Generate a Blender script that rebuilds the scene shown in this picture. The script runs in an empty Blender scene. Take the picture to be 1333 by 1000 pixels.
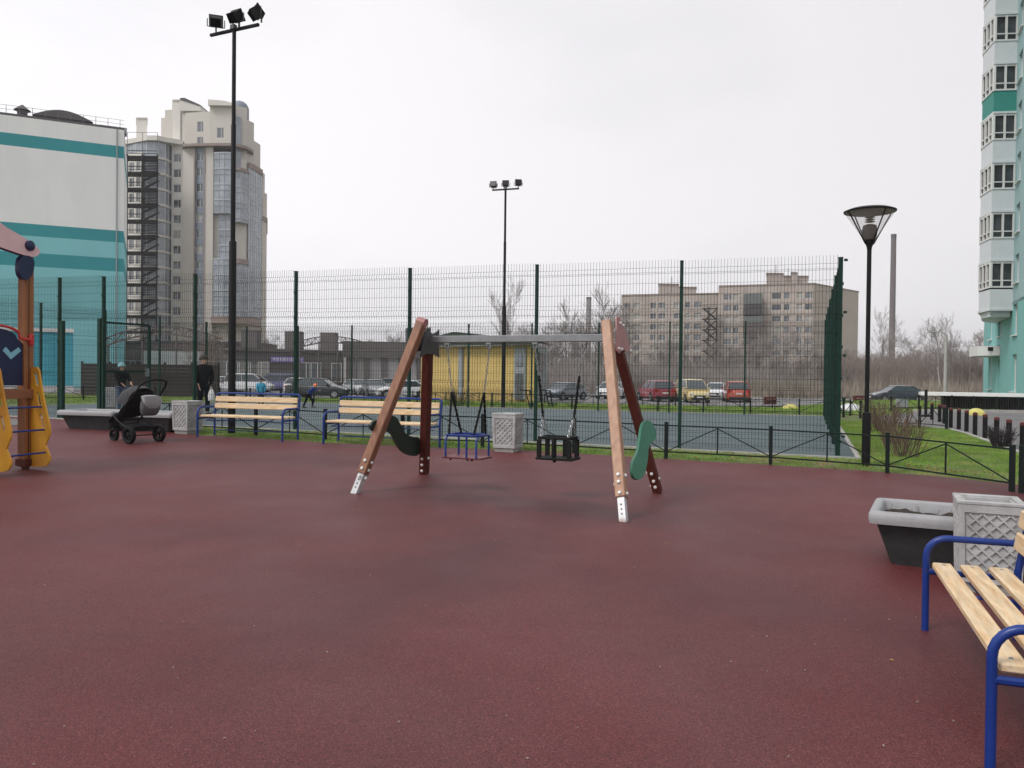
import bpy, bmesh, math, random
import numpy as np
from mathutils import Vector, Matrix
random.seed(7); RNG = np.random.default_rng(7)
SC = bpy.context.scene; COL = SC.collection
PI = math.pi; R = math.radians
# ---------------------------------------------------------------- camera
FPX = 1050.0; EYE = Vector((0, 0, 1.6))
cam_data = bpy.data.cameras.new('camera'); cam = bpy.data.objects.new('camera', cam_data); COL.objects.link(cam)
cam_data.sensor_width = 36; cam_data.lens = 36 * FPX / 1333; cam_data.clip_end = 5000; cam_data.clip_start = 0.05
CR = Matrix.Rotation(R(90 - 0.737), 3, 'X') @ Matrix.Rotation(R(0.63), 3, 'Z')
cam.matrix_world = Matrix.Translation(EYE) @ CR.to_4x4()
SC.camera = cam
def ray(px, py):
    return CR @ Vector(((px - 666.5) / FPX, -(py - 500) / FPX, -1))
def at(px, py, Y):
    d = ray(px, py); return EYE + d * (Y / d.y)
def sm(a, b, x):
    t = max(0.0, min(1.0, (x - a) / (b - a))); return t * t * (3 - 2 * t)
NX, NY = 0.332, 0.9433
def vdist(x, y): return (x * NX + y * NY) - 15.943 * NY
def zplay(y): return 0.0255 * max(0.0, min(y, 24) - 5.1)
def zg(x, y):
    v = vdist(x, y)
    if v <= 0: return zplay(y)
    w = sm(1, 8, x - .3 * y)
    zf = zplay(max(0, y - .943 * v))
    if v < 16: a = zf + (.17 - zf) * v / 16
    else: a = .17 - .67 * sm(16, 45, v)
    if v < 16: b = zf + (.25 - zf) * v / 16
    else: b = .25 - .75 * sm(36, 56, v)
    return a * (1 - w) + b * w
def gp(px, py):
    d = ray(px, py); t = 3.0
    Y = None
    lo, hi = 1.0, 400.0
    for _ in range(60):
        m = (lo + hi) / 2; p = EYE + d * (m / d.y)
        if p.z > zg(p.x, p.y): lo = m
        else: hi = m
    p = EYE + d * (lo / d.y)
    return Vector((p.x, p.y, zg(p.x, p.y)))
def G(x, y): return Vector((x, y, zg(x, y)))
def plane_pt(px, py, A, B):
    """ray through the pixel meets the vertical plane through A and B"""
    n = Vector((B.y - A.y, A.x - B.x, 0)); d = ray(px, py)
    return EYE + d * ((Vector((A.x, A.y, 0)) - Vector((EYE.x, EYE.y, 0))).dot(n) / d.dot(n))

# ---------------------------------------------------------------- mesh helper
class MB:
    def __init__(s): s.v = []; s.f = []; s.m = []; s.cm = 0
    def _add(s, vs, fs):
        b = len(s.v); s.v += [tuple(q) for q in vs]
        for f in fs: s.f.append([b + i for i in f]); s.m.append(s.cm)
    def mat(s, i): s.cm = i; return s
    def box(s, c, d, rz=0, bev=0, M=None):
        hx, hy, hz = d[0] / 2, d[1] / 2, d[2] / 2
        if bev:
            b = bev; P = []
            for z, k in ((-hz, b), (-hz + b, 0), (hz - b, 0), (hz, b)):
                P.append([(-hx + k, -hy + b + 0), (-hx + b, -hy + k), (hx - b, -hy + k), (hx - k, -hy + b), (hx - k, hy - b), (hx - b, hy - k), (-hx + b, hy - k), (-hx + k, hy - b)])
            vs = [(x, y, z) for (z, k), L in zip(((-hz, b), (-hz + b, 0), (hz - b, 0), (hz, b)), P) for x, y in L]
            fs = [[7 - i for i in range(8)], [24 + i for i in range(8)]]
            for r in range(3):
                for i in range(8): fs.append([r * 8 + i, r * 8 + (i + 1) % 8, (r + 1) * 8 + (i + 1) % 8, (r + 1) * 8 + i])
        else:
            vs = [(x * hx, y * hy, z * hz) for z in (-1, 1) for x, y in ((-1, -1), (1, -1), (1, 1), (-1, 1))]
            fs = [(3, 2, 1, 0), (4, 5, 6, 7), (0, 1, 5, 4), (1, 2, 6, 5), (2, 3, 7, 6), (3, 0, 4, 7)]
        T = Matrix.Translation(Vector(c)) @ Matrix.Rotation(rz, 4, 'Z')
        if M is not None: T = Matrix.Translation(Vector(c)) @ M.to_4x4()
        s._add([T @ Vector(q) for q in vs], fs); return s
    def beam(s, a, b, w, h, up=(0, 0, 1), bev=0):
        a = Vector(a); b = Vector(b); d = b - a; L = d.length; x = d / L
        u = Vector(up)
        if abs(x.dot(u)) > .98: u = Vector((0, 1, 0))
        y = u.cross(x).normalized(); z = x.cross(y)
        M = Matrix((x, y, z)).transposed()
        return s.box((a + b) / 2, (L, w, h), M=M, bev=bev)
    def tube(s, pts, r, n=8, closed=False, cap=True):
        P = [Vector(p) for p in pts]; N = len(P)
        rr = r if isinstance(r, (list, tuple)) else [r] * N
        t0 = (P[1] - P[0]).normalized()
        u = Vector((0, 0, 1)) if abs(t0.z) < .9 else Vector((1, 0, 0))
        u = (u - t0 * u.dot(t0)).normalized(); vs = []; fs = []
        for i in range(N):
            if closed: t = (P[(i + 1) % N] - P[i - 1])
            else: t = (P[min(i + 1, N - 1)] - P[max(i - 1, 0)])
            t = t.normalized(); u = (u - t * u.dot(t)).normalized(); w = t.cross(u)
            k = 1
            if 0 < i < N - 1:
                c = (P[i + 1] - P[i]).normalized().dot((P[i] - P[i - 1]).normalized()); k = 1 / max(.6, math.sqrt((1 + c) / 2))
            for j in range(n):
                a = 2 * PI * j / n + PI / n
                vs.append(P[i] + (u * math.cos(a) + w * math.sin(a)) * rr[i] * k)
        for i in range(N if closed else N - 1):
            for j in range(n): fs.append((i * n + j, i * n + (j + 1) % n, ((i + 1) % N) * n + (j + 1) % n, ((i + 1) % N) * n + j))
        if cap and not closed: fs += [[n - 1 - j for j in range(n)], [(N - 1) * n + j for j in range(n)]]
        s._add(vs, fs); return s
    def lathe(s, prof, c=(0, 0, 0), n=16, M=None, cap=True):
        vs = []; fs = []; c = Vector(c)
        for r, z in prof:
            for j in range(n):
                q = Vector((r * math.cos(2 * PI * j / n), r * math.sin(2 * PI * j / n), z))
                vs.append(c + (M @ q if M is not None else q))
        K = len(prof)
        for i in range(K - 1):
            for j in range(n): fs.append((i * n + j, i * n + (j + 1) % n, (i + 1) * n + (j + 1) % n, (i + 1) * n + j))
        if cap: fs += [[n - 1 - j for j in range(n)], [(K - 1) * n + j for j in range(n)]]
        s._add(vs, fs); return s
    def prism(s, pts, ext):
        """3-D polygon extruded both ways along vector ext (half thickness)"""
        e = Vector(ext); n = len(pts); P = [Vector(p) for p in pts]
        nrm = Vector((0, 0, 0))
        for i in range(n): nrm += P[i].cross(P[(i + 1) % n])
        if nrm.dot(e) < 0: P.reverse()
        vs = [p - e for p in P] + [p + e for p in P]
        fs = [[n - 1 - i for i in range(n)], [n + i for i in range(n)]] + [(i, (i + 1) % n, n + (i + 1) % n, n + i) for i in range(n)]
        s._add(vs, fs); return s
    def plan(s, pts, z0, z1):
        P = [(p[0], p[1]) for p in pts]; n = len(P)
        a = sum(P[i][0] * P[(i + 1) % n][1] - P[(i + 1) % n][0] * P[i][1] for i in range(n))
        if a < 0: P.reverse()
        vs = [(x, y, z0) for x, y in P] + [(x, y, z1) for x, y in P]
        fs = [[n - 1 - i for i in range(n)], [n + i for i in range(n)]] + [(i, (i + 1) % n, n + (i + 1) % n, n + i) for i in range(n)]
        s._add(vs, fs); return s
    def quad(s, *p): s._add(p, [list(range(len(p)))]); return s
    def wall(s, A, B, z0, z1, holes=(), depth=.15):
        """wall face from A to B (outside on the right of A->B) with recessed openings; holes = (s0,s1,z0,z1)"""
        A = Vector((A[0], A[1], 0)); B = Vector((B[0], B[1], 0)); d = (B - A); L = d.length; d /= L; n = Vector((d.y, -d.x, 0))
        xs = sorted({0, L} | {h[0] for h in holes} | {h[1] for h in holes}); zs = sorted({z0, z1} | {h[2] for h in holes} | {h[3] for h in holes})
        P = lambda x, z, k=0: A + d * x - n * k + Vector((0, 0, z))
        for i in range(len(xs) - 1):
            for j in range(len(zs) - 1):
                cx = (xs[i] + xs[i + 1]) / 2; cz = (zs[j] + zs[j + 1]) / 2
                if any(h[0] < cx < h[1] and h[2] < cz < h[3] for h in holes): continue
                s.quad(P(xs[i], zs[j]), P(xs[i + 1], zs[j]), P(xs[i + 1], zs[j + 1]), P(xs[i], zs[j + 1]))
        for h in holes:
            a, b, c, e = h; k = depth
            s.quad(P(a, c), P(b, c), P(b, c, k), P(a, c, k)); s.quad(P(b, e), P(a, e), P(a, e, k), P(b, e, k))
            s.quad(P(a, e), P(a, c), P(a, c, k), P(a, e, k)); s.quad(P(b, c), P(b, e), P(b, e, k), P(b, c, k))
        return s
    def build(s, name, mats, parent=None, smooth=False, loc=None, rz=0, angle=40):
        me = bpy.data.meshes.new(name); me.from_pydata(s.v, [], s.f)
        mats = mats if isinstance(mats, (list, tuple)) else [mats]
        for m in mats: me.materials.append(m)
        me.polygons.foreach_set('material_index', s.m)
        me.update()
        o = bpy.data.objects.new(name, me); COL.objects.link(o)
        if parent: o.parent = parent
        if loc is not None: o.location = loc
        o.rotation_euler.z = rz
        if smooth:
            me.polygons.foreach_set('use_smooth', [True] * len(me.polygons))
            try: me.set_sharp_from_angle(angle=R(angle))
            except Exception: pass
        return o
def raw(name, verts, faces, mat, parent=None):
    me = bpy.data.meshes.new(name); me.from_pydata(verts, [], faces)
    me.materials.append(mat); me.update(); o = bpy.data.objects.new(name, me); COL.objects.link(o); o.parent = parent; return o
def tag(o, label=None, cat=None, group=None, kind=None):
    if label: o['label'] = label
    if cat: o['category'] = cat
    if group: o['group'] = group
    if kind: o['kind'] = kind
    return o
def empty(name, label, cat, loc=(0, 0, 0), rz=0, group=None):
    o = bpy.data.objects.new(name, None); COL.objects.link(o); o.location = loc; o.rotation_euler.z = rz
    return tag(o, label, cat, group)
def kids(o): return [c for c in KID.get(o.name, [])]
KID = {}
def index_kids():
    KID.clear()
    for o in bpy.data.objects:
        if o.parent: KID.setdefault(o.parent.name, []).append(o)
def copy_tree(o, loc=None, rz=None, label=None, scale=None):
    index_kids()
    def rec(q, par):
        c = q.copy(); COL.objects.link(c); c.parent = par
        for k in KID.get(q.name, []): rec(k, c)
        return c
    r = rec(o, None)
    if loc is not None: r.location = loc
    if rz is not None: r.rotation_euler.z = rz
    if scale is not None: r.scale = scale if isinstance(scale, (tuple, list)) else (scale,) * 3
    if label: r['label'] = label
    return r

# ---------------------------------------------------------------- materials
def srgb(r, g, b):
    f = lambda c: ((c / 255) / 12.92 if c / 255 <= .04045 else ((c / 255 + .055) / 1.055) ** 2.4)
    return (f(r), f(g), f(b))
def mat(name, col, rough=.7, metal=0, var=0, vscale=3, bump=0, bscale=40, col2=None, c2scale=1, c2w=(.45, .6), stretch=None, spec=.5, alpha=1, trans=0, wave=None):
    m = bpy.data.materials.new(name); m.use_nodes = True; nt = m.node_tree; N = nt.nodes; L = nt.links
    b = N['Principled BSDF']; b.inputs['Roughness'].default_value = rough; b.inputs['Metallic'].default_value = metal
    b.inputs['Specular IOR Level'].default_value = spec
    if trans: b.inputs['Transmission Weight'].default_value = trans; b.inputs['IOR'].default_value = 1.1
    b.inputs['Alpha'].default_value = alpha
    tc = N.new('ShaderNodeTexCoord'); src = tc.outputs['Object']
    if stretch:
        mp = N.new('ShaderNodeMapping'); mp.inputs['Scale'].default_value = stretch; L.new(src, mp.inputs[0]); src = mp.outputs[0]
    cs = None
    def mixc(a, bb, fac):
        x = N.new('ShaderNodeMix'); x.data_type = 'RGBA'
        if isinstance(a, tuple): x.inputs[6].default_value = (*a, 1)
        else: L.new(a, x.inputs[6])
        if isinstance(bb, tuple): x.inputs[7].default_value = (*bb, 1)
        else: L.new(bb, x.inputs[7])
        L.new(fac, x.inputs[0]); return x.outputs[2]
    def noise(sc, det=4, ro=.55):
        n = N.new('ShaderNodeTexNoise'); n.inputs['Scale'].default_value = sc; n.inputs['Detail'].default_value = det; n.inputs['Roughness'].default_value = ro
        L.new(src, n.inputs['Vector']); return n.outputs['Fac']
    def ramp(f, a, bb):
        r = N.new('ShaderNodeMapRange'); r.inputs[1].default_value = a; r.inputs[2].default_value = bb; L.new(f, r.inputs[0]); return r.outputs[0]
    cur = col
    if col2: cur = mixc(cur, col2, ramp(noise(c2scale), *c2w))
    if wave:  # (colour, scale, axis, lo, hi) narrow lines
        w = N.new('ShaderNodeTexWave'); w.bands_direction = wave[2]; w.inputs['Scale'].default_value = wave[1]; w.inputs['Distortion'].default_value = 0
        L.new(tc.outputs['Object'], w.inputs[0]); cur = mixc(cur, wave[0], ramp(w.outputs['Fac'], wave[3], wave[4]))
    if var:
        f = noise(vscale); h = N.new('ShaderNodeHueSaturation')
        if isinstance(cur, tuple): h.inputs['Color'].default_value = (*cur, 1)
        else: L.new(cur, h.inputs['Color'])
        r = N.new('ShaderNodeMapRange'); r.inputs[1].default_value = .3; r.inputs[2].default_value = .7; r.inputs[3].default_value = 1 - var; r.inputs[4].default_value = 1 + var
        L.new(f, r.inputs[0]); L.new(r.outputs[0], h.inputs['Value']); cur = h.outputs[0]
    if isinstance(cur, tuple): b.inputs['Base Color'].default_value = (*cur, 1)
    else: L.new(cur, b.inputs['Base Color'])
    if bump:
        bp = N.new('ShaderNodeBump'); bp.inputs['Strength'].default_value = bump; bp.inputs['Distance'].default_value = .01
        L.new(noise(bscale, 3), bp.inputs['Height']); L.new(bp.outputs[0], b.inputs['Normal'])
    return m
M = {}
M['green_fence'] = mat('dark green coated steel', (.004, .03, .02), .55, var=.15, spec=.25)
M['wire'] = mat('green fence wire', (.005, .014, .012), .65, spec=.2)
M['black_paint'] = mat('black paint', (.006, .006, .007), .5, var=.2, vscale=5, spec=.22)
M['rail'] = mat('dark green railing paint', (.004, .01, .009), .55, var=.2, vscale=5, spec=.22)
M['blue_tube'] = mat('blue enamel', (.006, .03, .19), .34, spec=.4, col2=(.07, .035, .03), c2scale=22, c2w=(.69, .73), var=.12, vscale=6)
M['slat'] = mat('pine slats', (.66, .52, .34), .55, var=.18, vscale=4, stretch=(1, 9, 9), bump=.15, bscale=14, col2=(.56, .36, .18), c2scale=3, c2w=(.4, .7))
M['concrete_white'] = mat('pale cast concrete', (.39, .39, .39), .85, var=.18, vscale=6, col2=(.27, .265, .25), c2scale=4.5, c2w=(.5, .75), bump=.4, bscale=90)
M['plinth'] = mat('grey cast concrete', (.26, .25, .23), .9, var=.15, vscale=8, bump=.5, bscale=70)
M['planter_rim'] = mat('planter light rim', (.31, .31, .32), .6, var=.14, vscale=5, bump=.3, col2=(.24, .24, .24), c2scale=5, c2w=(.5, .75))
M['planter_body'] = mat('planter dark body', (.028, .029, .03), .8, var=.3, vscale=9, bump=.35, bscale=60)
M['soil'] = mat('dark soil', (.03, .024, .018), 1, var=.4, vscale=20, bump=1, bscale=30)
M['steel'] = mat('galvanised steel', (.27, .28, .29), .42, metal=.75, var=.12, vscale=8)
M['bracket'] = mat('dark grey bracket', (.11, .115, .12), .5, metal=.4, var=.1)
M['foot'] = mat('zinc foot plate', (.56, .57, .58), .5, metal=.3, var=.15, vscale=10, col2=(.25, .17, .15), c2scale=7, c2w=(.55, .72))
M['red_plate'] = mat('dull red plate', (.33, .14, .14), .5, var=.1)
M['wood_light'] = mat('stained pine light', (.33, .18, .11), .5, var=.12, vscale=3, stretch=(8, 8, 1), bump=.2, bscale=12, col2=(.42, .25, .16), c2scale=2.5, c2w=(.35, .7))
M['wood_brown'] = mat('stained pine brown', (.2, .085, .045), .5, var=.18, vscale=3, stretch=(8, 8, 1), bump=.2, bscale=12, col2=(.28, .13, .07), c2scale=2.5, c2w=(.35, .7))
M['wood_dark'] = mat('dark red pine', (.1, .022, .014), .6, var=.2, vscale=3, stretch=(8, 8, 1), col2=(.065, .013, .009), c2scale=3, spec=.25)  # darkest, reddest of the pine tones; both back swing legs use it
M['wood_post'] = mat('orange stained post', (.3, .115, .03), .45, var=.25, vscale=2, stretch=(8, 8, .8), col2=(.2, .065, .018), c2scale=4, c2w=(.4, .65))
M['wood_deck'] = mat('brown deck beam', (.23, .09, .04), .5, var=.2, vscale=3)
M['groove'] = mat('dark groove', (.03, .012, .008), .8)
M['green_board'] = mat('green board', (.05, .2, .125), .45, var=.12, vscale=7)
M['dark_board'] = mat('dark green board', (.008, .03, .02), .5, var=.15)
M['yellow_board'] = mat('yellow board', (.7, .35, .02), .45, var=.14, vscale=5, col2=(.55, .25, .02), c2scale=2.5)
M['navy'] = mat('navy board', (.005, .01, .06), .4, var=.15)
M['pale_blue'] = mat('pale blue', (.22, .5, .62), .5)
M['red'] = mat('red paint', (.5, .03, .03), .4, var=.1)
M['pink'] = mat('faded pink board', (.75, .5, .52), .5, var=.07, vscale=3)
M['bolt'] = mat('white bolt caps', (.7, .7, .68), .4)
M['black_rubber'] = mat('black rubber', (.006, .006, .006), .7, spec=.25)
M['chain'] = mat('chain steel', (.28, .28, .28), .4, metal=.8)
M['fabric_black'] = mat('black fabric', (.009, .009, .011), .9, var=.3, vscale=12, spec=.2)
M['fabric_grey'] = mat('grey fabric', (.085, .085, .09), .9, var=.2, vscale=12, bump=.2)
M['white'] = mat('white paint', (.75, .75, .75), .5, var=.05)
M['bush'] = mat('bare bush twigs', (.13, .085, .055), .9, var=.3, vscale=5)
M['bark'] = mat('grey bark', (.24, .205, .18), .95, var=.3, vscale=2)
M['twig'] = mat('grey brown twigs', (.31, .28, .265), .95, var=.25, vscale=.5)
M['birch'] = mat('birch bark', (.45, .42, .4), .9, var=.3, vscale=3)
M['glass_dark'] = mat('dark window glass', (.012, .013, .015), .35, spec=.3)
M['kerb'] = mat('concrete kerb', (.36, .35, .33), .9, var=.15, vscale=3, bump=.4)

M['red_seat'] = mat('red brown seat board', (.12, .02, .025), .5)
M['fabric_hood'] = mat('charcoal hood fabric', (.035, .035, .038), .85, var=.25, vscale=10)
M['fabric_light'] = mat('light grey fabric', (.26, .26, .27), .9, var=.1)
# rubber surface: granules of three reds, worn patches, faint gloss
def rubber():
    m = bpy.data.materials.new('red rubber crumb'); m.use_nodes = True; nt = m.node_tree; N = nt.nodes; L = nt.links; b = N['Principled BSDF']
    tc = N.new('ShaderNodeTexCoord')
    vo = N.new('ShaderNodeTexVoronoi'); vo.inputs['Scale'].default_value = 230; L.new(tc.outputs['Object'], vo.inputs['Vector'])
    cr = N.new('ShaderNodeValToRGB'); e = cr.color_ramp.elements
    e[0].position = 0; e[0].color = (.026, .004, .005, 1); e[1].position = 1; e[1].color = (.2, .07, .065, 1)
    for p, c in ((.3, (.082, .0165, .019, 1)), (.62, (.102, .022, .025, 1)), (.88, (.118, .026, .029, 1))):
        q = e.new(p); q.color = c
    sep = N.new('ShaderNodeSeparateColor'); L.new(vo.outputs['Color'], sep.inputs[0]); L.new(sep.outputs[0], cr.inputs[0])
    def noise(sc, det=3, w=0):
        n = N.new('ShaderNodeTexNoise'); n.inputs['Scale'].default_value = sc; n.inputs['Detail'].default_value = det; L.new(tc.outputs['Object'], n.inputs['Vector']); return n.outputs['Fac']
    def mr(f, a, b_, c, d):
        r = N.new('ShaderNodeMapRange'); r.inputs[1].default_value = a; r.inputs[2].default_value = b_; r.inputs[3].default_value = c; r.inputs[4].default_value = d; L.new(f, r.inputs[0]); return r.outputs[0]
    h = N.new('ShaderNodeHueSaturation'); L.new(cr.outputs[0], h.inputs['Color']); L.new(mr(noise(.35, 5), .33, .67, .86, 1.2), h.inputs['Value']); L.new(mr(noise(.8, 4), .35, .65, .94, 1.05), h.inputs['Saturation'])
    # scuffed dirt patches with their own shape (under the swing seats and a long smear)
    sx = N.new('ShaderNodeSeparateXYZ'); L.new(tc.outputs['Object'], sx.inputs[0])
    cur = h.outputs[0]
    for (cx, cy, ra, rb, an, st) in ((-.45, 9.6, 1.5, .8, -25, .72), (.75, 8.8, 1.4, .75, -25, .72), (-.5, 6.4, 2.8, .8, 66, .42), (-2.8, 7.6, 2.2, .8, 15, .3), (1.9, 5.6, 1.6, .7, -30, .25), (-3.4, 12.6, 3.0, .7, -15, .3), (1.25, 8.2, .35, .2, 0, .35), (-2.0, 9.8, .4, .2, 0, .3)):
        mp = N.new('ShaderNodeMapping'); mp.vector_type = 'TEXTURE'; mp.inputs['Location'].default_value = (cx, cy, .1); mp.inputs['Rotation'].default_value = (0, 0, R(an)); mp.inputs['Scale'].default_value = (ra, rb, 5)
        nz = N.new('ShaderNodeTexNoise'); nz.inputs['Scale'].default_value = 2.5; nz.inputs['Detail'].default_value = 4; L.new(tc.outputs['Object'], nz.inputs['Vector'])
        L.new(tc.outputs['Object'], mp.inputs[0])
        ln = N.new('ShaderNodeVectorMath'); ln.operation = 'LENGTH'; L.new(mp.outputs[0], ln.inputs[0])
        ad = N.new('ShaderNodeMath'); ad.operation = 'MULTIPLY_ADD'; ad.inputs[1].default_value = 1.4; L.new(nz.outputs['Fac'], ad.inputs[0]); L.new(ln.outputs['Value'], ad.inputs[2])
        f = mr(ad.outputs[0], .75, 1.75, st, 0)
        mx = N.new('ShaderNodeMix'); mx.data_type = 'RGBA'; L.new(f, mx.inputs[0]); L.new(cur, mx.inputs[6]); mx.inputs[7].default_value = (.036, .01, .013, 1); cur = mx.outputs[2]
    L.new(cur, b.inputs['Base Color'])
    L.new(mr(noise(.9, 5), .3, .7, .52, .64), b.inputs['Roughness']); b.inputs['Specular IOR Level'].default_value = .34
    bp = N.new('ShaderNodeBump'); bp.inputs['Strength'].default_value = .35; bp.inputs['Distance'].default_value = .003; L.new(vo.outputs['Distance'], bp.inputs['Height']); L.new(bp.outputs[0], b.inputs['Normal'])
    return m
M['rubber'] = rubber()
M['court'] = mat('grey green court surface', (.075, .105, .112), .75, var=.1, vscale=.5, spec=.3, col2=(.09, .115, .125), c2scale=2, bump=.3, bscale=120)
M['asphalt'] = mat('asphalt', (.13, .125, .125), .85, var=.12, vscale=.4, col2=(.16, .15, .15), c2scale=6, bump=.5, bscale=120)
M['lot'] = mat('parking asphalt', (.17, .165, .17), .8, var=.15, vscale=.15, col2=(.2, .19, .19), c2scale=1)
M['turf'] = mat('lawn soil and grass', (.1, .155, .035), .95, var=.35, vscale=2.2, col2=(.14, .115, .06), c2scale=1.1, c2w=(.45, .65), bump=.8, bscale=60)
M['field'] = mat('dry field', (.19, .16, .1), 1, var=.3, vscale=.2, col2=(.12, .12, .06), c2scale=.06)
M['path'] = mat('pale path paving', (.3, .285, .28), .85, var=.12, vscale=1)

def lamp_glass():
    m = bpy.data.materials.new('clear lamp plastic'); m.use_nodes = True; nt = m.node_tree; b = nt.nodes['Principled BSDF']
    b.inputs['Base Color'].default_value = (.75, .72, .68, 1); b.inputs['Roughness'].default_value = .15; b.inputs['Alpha'].default_value = .22
    return m
M['lamp_glass'] = lamp_glass()

# ---------------------------------------------------------------- world and sun
w = bpy.data.worlds.new('World'); SC.world = w; w.use_nodes = True; nt = w.node_tree; N = nt.nodes; L = nt.links
bg = N['Background']
sky = N.new('ShaderNodeTexSky'); sky.sky_type = 'NISHITA'; sky.sun_disc = False; sky.sun_elevation = R(38); sky.sun_rotation = R(235)
hs = N.new('ShaderNodeHueSaturation'); hs.inputs['Saturation'].default_value = .12; L.new(sky.outputs[0], hs.inputs['Color'])
tc = N.new('ShaderNodeTexCoord'); nz = N.new('ShaderNodeTexNoise'); nz.inputs['Scale'].default_value = 1.6; nz.inputs['Detail'].default_value = 4
mp = N.new('ShaderNodeMapping'); mp.inputs['Scale'].default_value = (1, 1, 2.5); L.new(tc.outputs['Generated'], mp.inputs[0]); L.new(mp.outputs[0], nz.inputs['Vector'])
cr = N.new('ShaderNodeValToRGB'); cr.color_ramp.elements[0].position = .42; cr.color_ramp.elements[0].color = (8.25, 8.15, 8.45, 1); cr.color_ramp.elements[1].position = .6; cr.color_ramp.elements[1].color = (9.25, 9.05, 9.3, 1)
L.new(nz.outputs['Fac'], cr.inputs[0])
sxyz = N.new('ShaderNodeSeparateXYZ'); L.new(tc.outputs['Generated'], sxyz.inputs[0])
grx = N.new('ShaderNodeMapRange'); grx.inputs[1].default_value = -.55; grx.inputs[2].default_value = .5; grx.inputs[3].default_value = 1.17; grx.inputs[4].default_value = .9; L.new(sxyz.outputs[0], grx.inputs[0])
grz = N.new('ShaderNodeMapRange'); grz.inputs[1].default_value = .0; grz.inputs[2].default_value = .45; grz.inputs[3].default_value = 1.03; grz.inputs[4].default_value = .97; L.new(sxyz.outputs[2], grz.inputs[0])
mu = N.new('ShaderNodeMath'); mu.operation = 'MULTIPLY'; L.new(grx.outputs[0], mu.inputs[0]); L.new(grz.outputs[0], mu.inputs[1])
vm = N.new('ShaderNodeVectorMath'); vm.operation = 'SCALE'; L.new(cr.outputs[0], vm.inputs[0]); L.new(mu.outputs[0], vm.inputs['Scale'])
mx = N.new('ShaderNodeMix'); mx.data_type = 'RGBA'; mx.inputs[0].default_value = .93; L.new(hs.outputs[0], mx.inputs[6]); L.new(vm.outputs[0], mx.inputs[7])
L.new(mx.outputs[2], bg.inputs[0]); bg.inputs[1].default_value = .1
sl = bpy.data.lights.new('sun', 'SUN'); sl.energy = 1.9; sl.angle = R(20); sl.color = (1, .97, .93)
so = bpy.data.objects.new('sun', sl); COL.objects.link(so)
el, az = R(50), R(235)   # sun from behind and to the left
sd = Vector((math.sin(az) * math.cos(el), math.cos(az) * math.cos(el), math.sin(el)))
sky.sun_elevation = el; sky.sun_rotation = az
so.rotation_euler = (-sd).to_track_quat('-Z', 'Y').to_euler(); so.location = (0, -5, 30)
SC.view_settings.view_transform = 'Standard'; SC.view_settings.look = 'None'; SC.view_settings.exposure = .12; SC.view_settings.gamma = 1
SC.cycles.max_bounces = 5; SC.cycles.transparent_max_bounces = 12; SC.cycles.diffuse_bounces = 3; SC.cycles.glossy_bounces = 2
# ---------------------------------------------------------------- ground sheets
def sheet(name, poly, m, dz, cell=1.0, kind='structure', z=None):
    bm = bmesh.new(); vs = [bm.verts.new((p[0], p[1], 0)) for p in poly]; f = bm.faces.new(vs)
    if f.normal.z < 0: f.normal_flip()
    bm.normal_update()
    x0, x1 = min(p[0] for p in poly), max(p[0] for p in poly); y0, y1 = min(p[1] for p in poly), max(p[1] for p in poly)
    for ax, a, b in ((0, x0, x1), (1, y0, y1)):
        k = math.ceil(a / cell) * cell
        while k < b:
            co = (k, 0, 0) if ax == 0 else (0, k, 0); no = (1, 0, 0) if ax == 0 else (0, 1, 0)
            bmesh.ops.bisect_plane(bm, geom=bm.verts[:] + bm.edges[:] + bm.faces[:], plane_co=co, plane_no=no); k += cell
    bmesh.ops.triangulate(bm, faces=bm.faces[:])
    for v in bm.verts: v.co.z = (zg(v.co.x, v.co.y) if z is None else z) + dz
    bmesh.ops.recalc_face_normals(bm, faces=bm.faces[:])
    me = bpy.data.meshes.new(name); bm.to_mesh(me); bm.free(); me.materials.append(m)
    if me.polygons and me.polygons[0].normal.z < 0: me.flip_normals()
    o = bpy.data.objects.new(name, me); COL.objects.link(o); o['kind'] = kind; return o
def grid(name, xs, ys, m, dz=0):
    vs = [(x, y, zg(x, y) + dz) for y in ys for x in xs]; n = len(xs)
    fs = [(j * n + i, j * n + i + 1, (j + 1) * n + i + 1, (j + 1) * n + i) for j in range(len(ys) - 1) for i in range(n - 1)]
    o = raw(name, vs, fs, m); o['kind'] = 'structure'; return o
far = [120, 200, 400, 700, 1200]
xs = [-q for q in reversed(far)] + list(range(-70, 71, 1)) + far
ys = [-250, -120, -60, -30] + list(range(-12, 101, 1)) + [120, 160, 260, 500, 900, 1450]
grid('ground', xs, ys, M['turf'], 0)
# dry field far behind the car park
sheet('dry_field', [(-300, 92), (300, 92), (1000, 1400), (-1000, 1400)], M['field'], .05, 200)
edge_px = [(1333, 633), (1220, 621), (1120, 613.5), (1000, 606), (860, 598), (700, 588), (560, 583), (420, 577), (340, 572), (256, 567), (190, 557), (120, 550), (70, 546), (0, 540)]
edge = [gp(*p) for p in edge_px]
e0 = edge[0]
rub = [(-30, -8), (16, -8), (16, 5), (10.5, 8.2), (7.8, 9.8)] + [(p.x, p.y) for p in edge] + [(-30, 26.5)]
RUB = rub
sheet('rubber_ground', rub, M['rubber'], .012)
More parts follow.
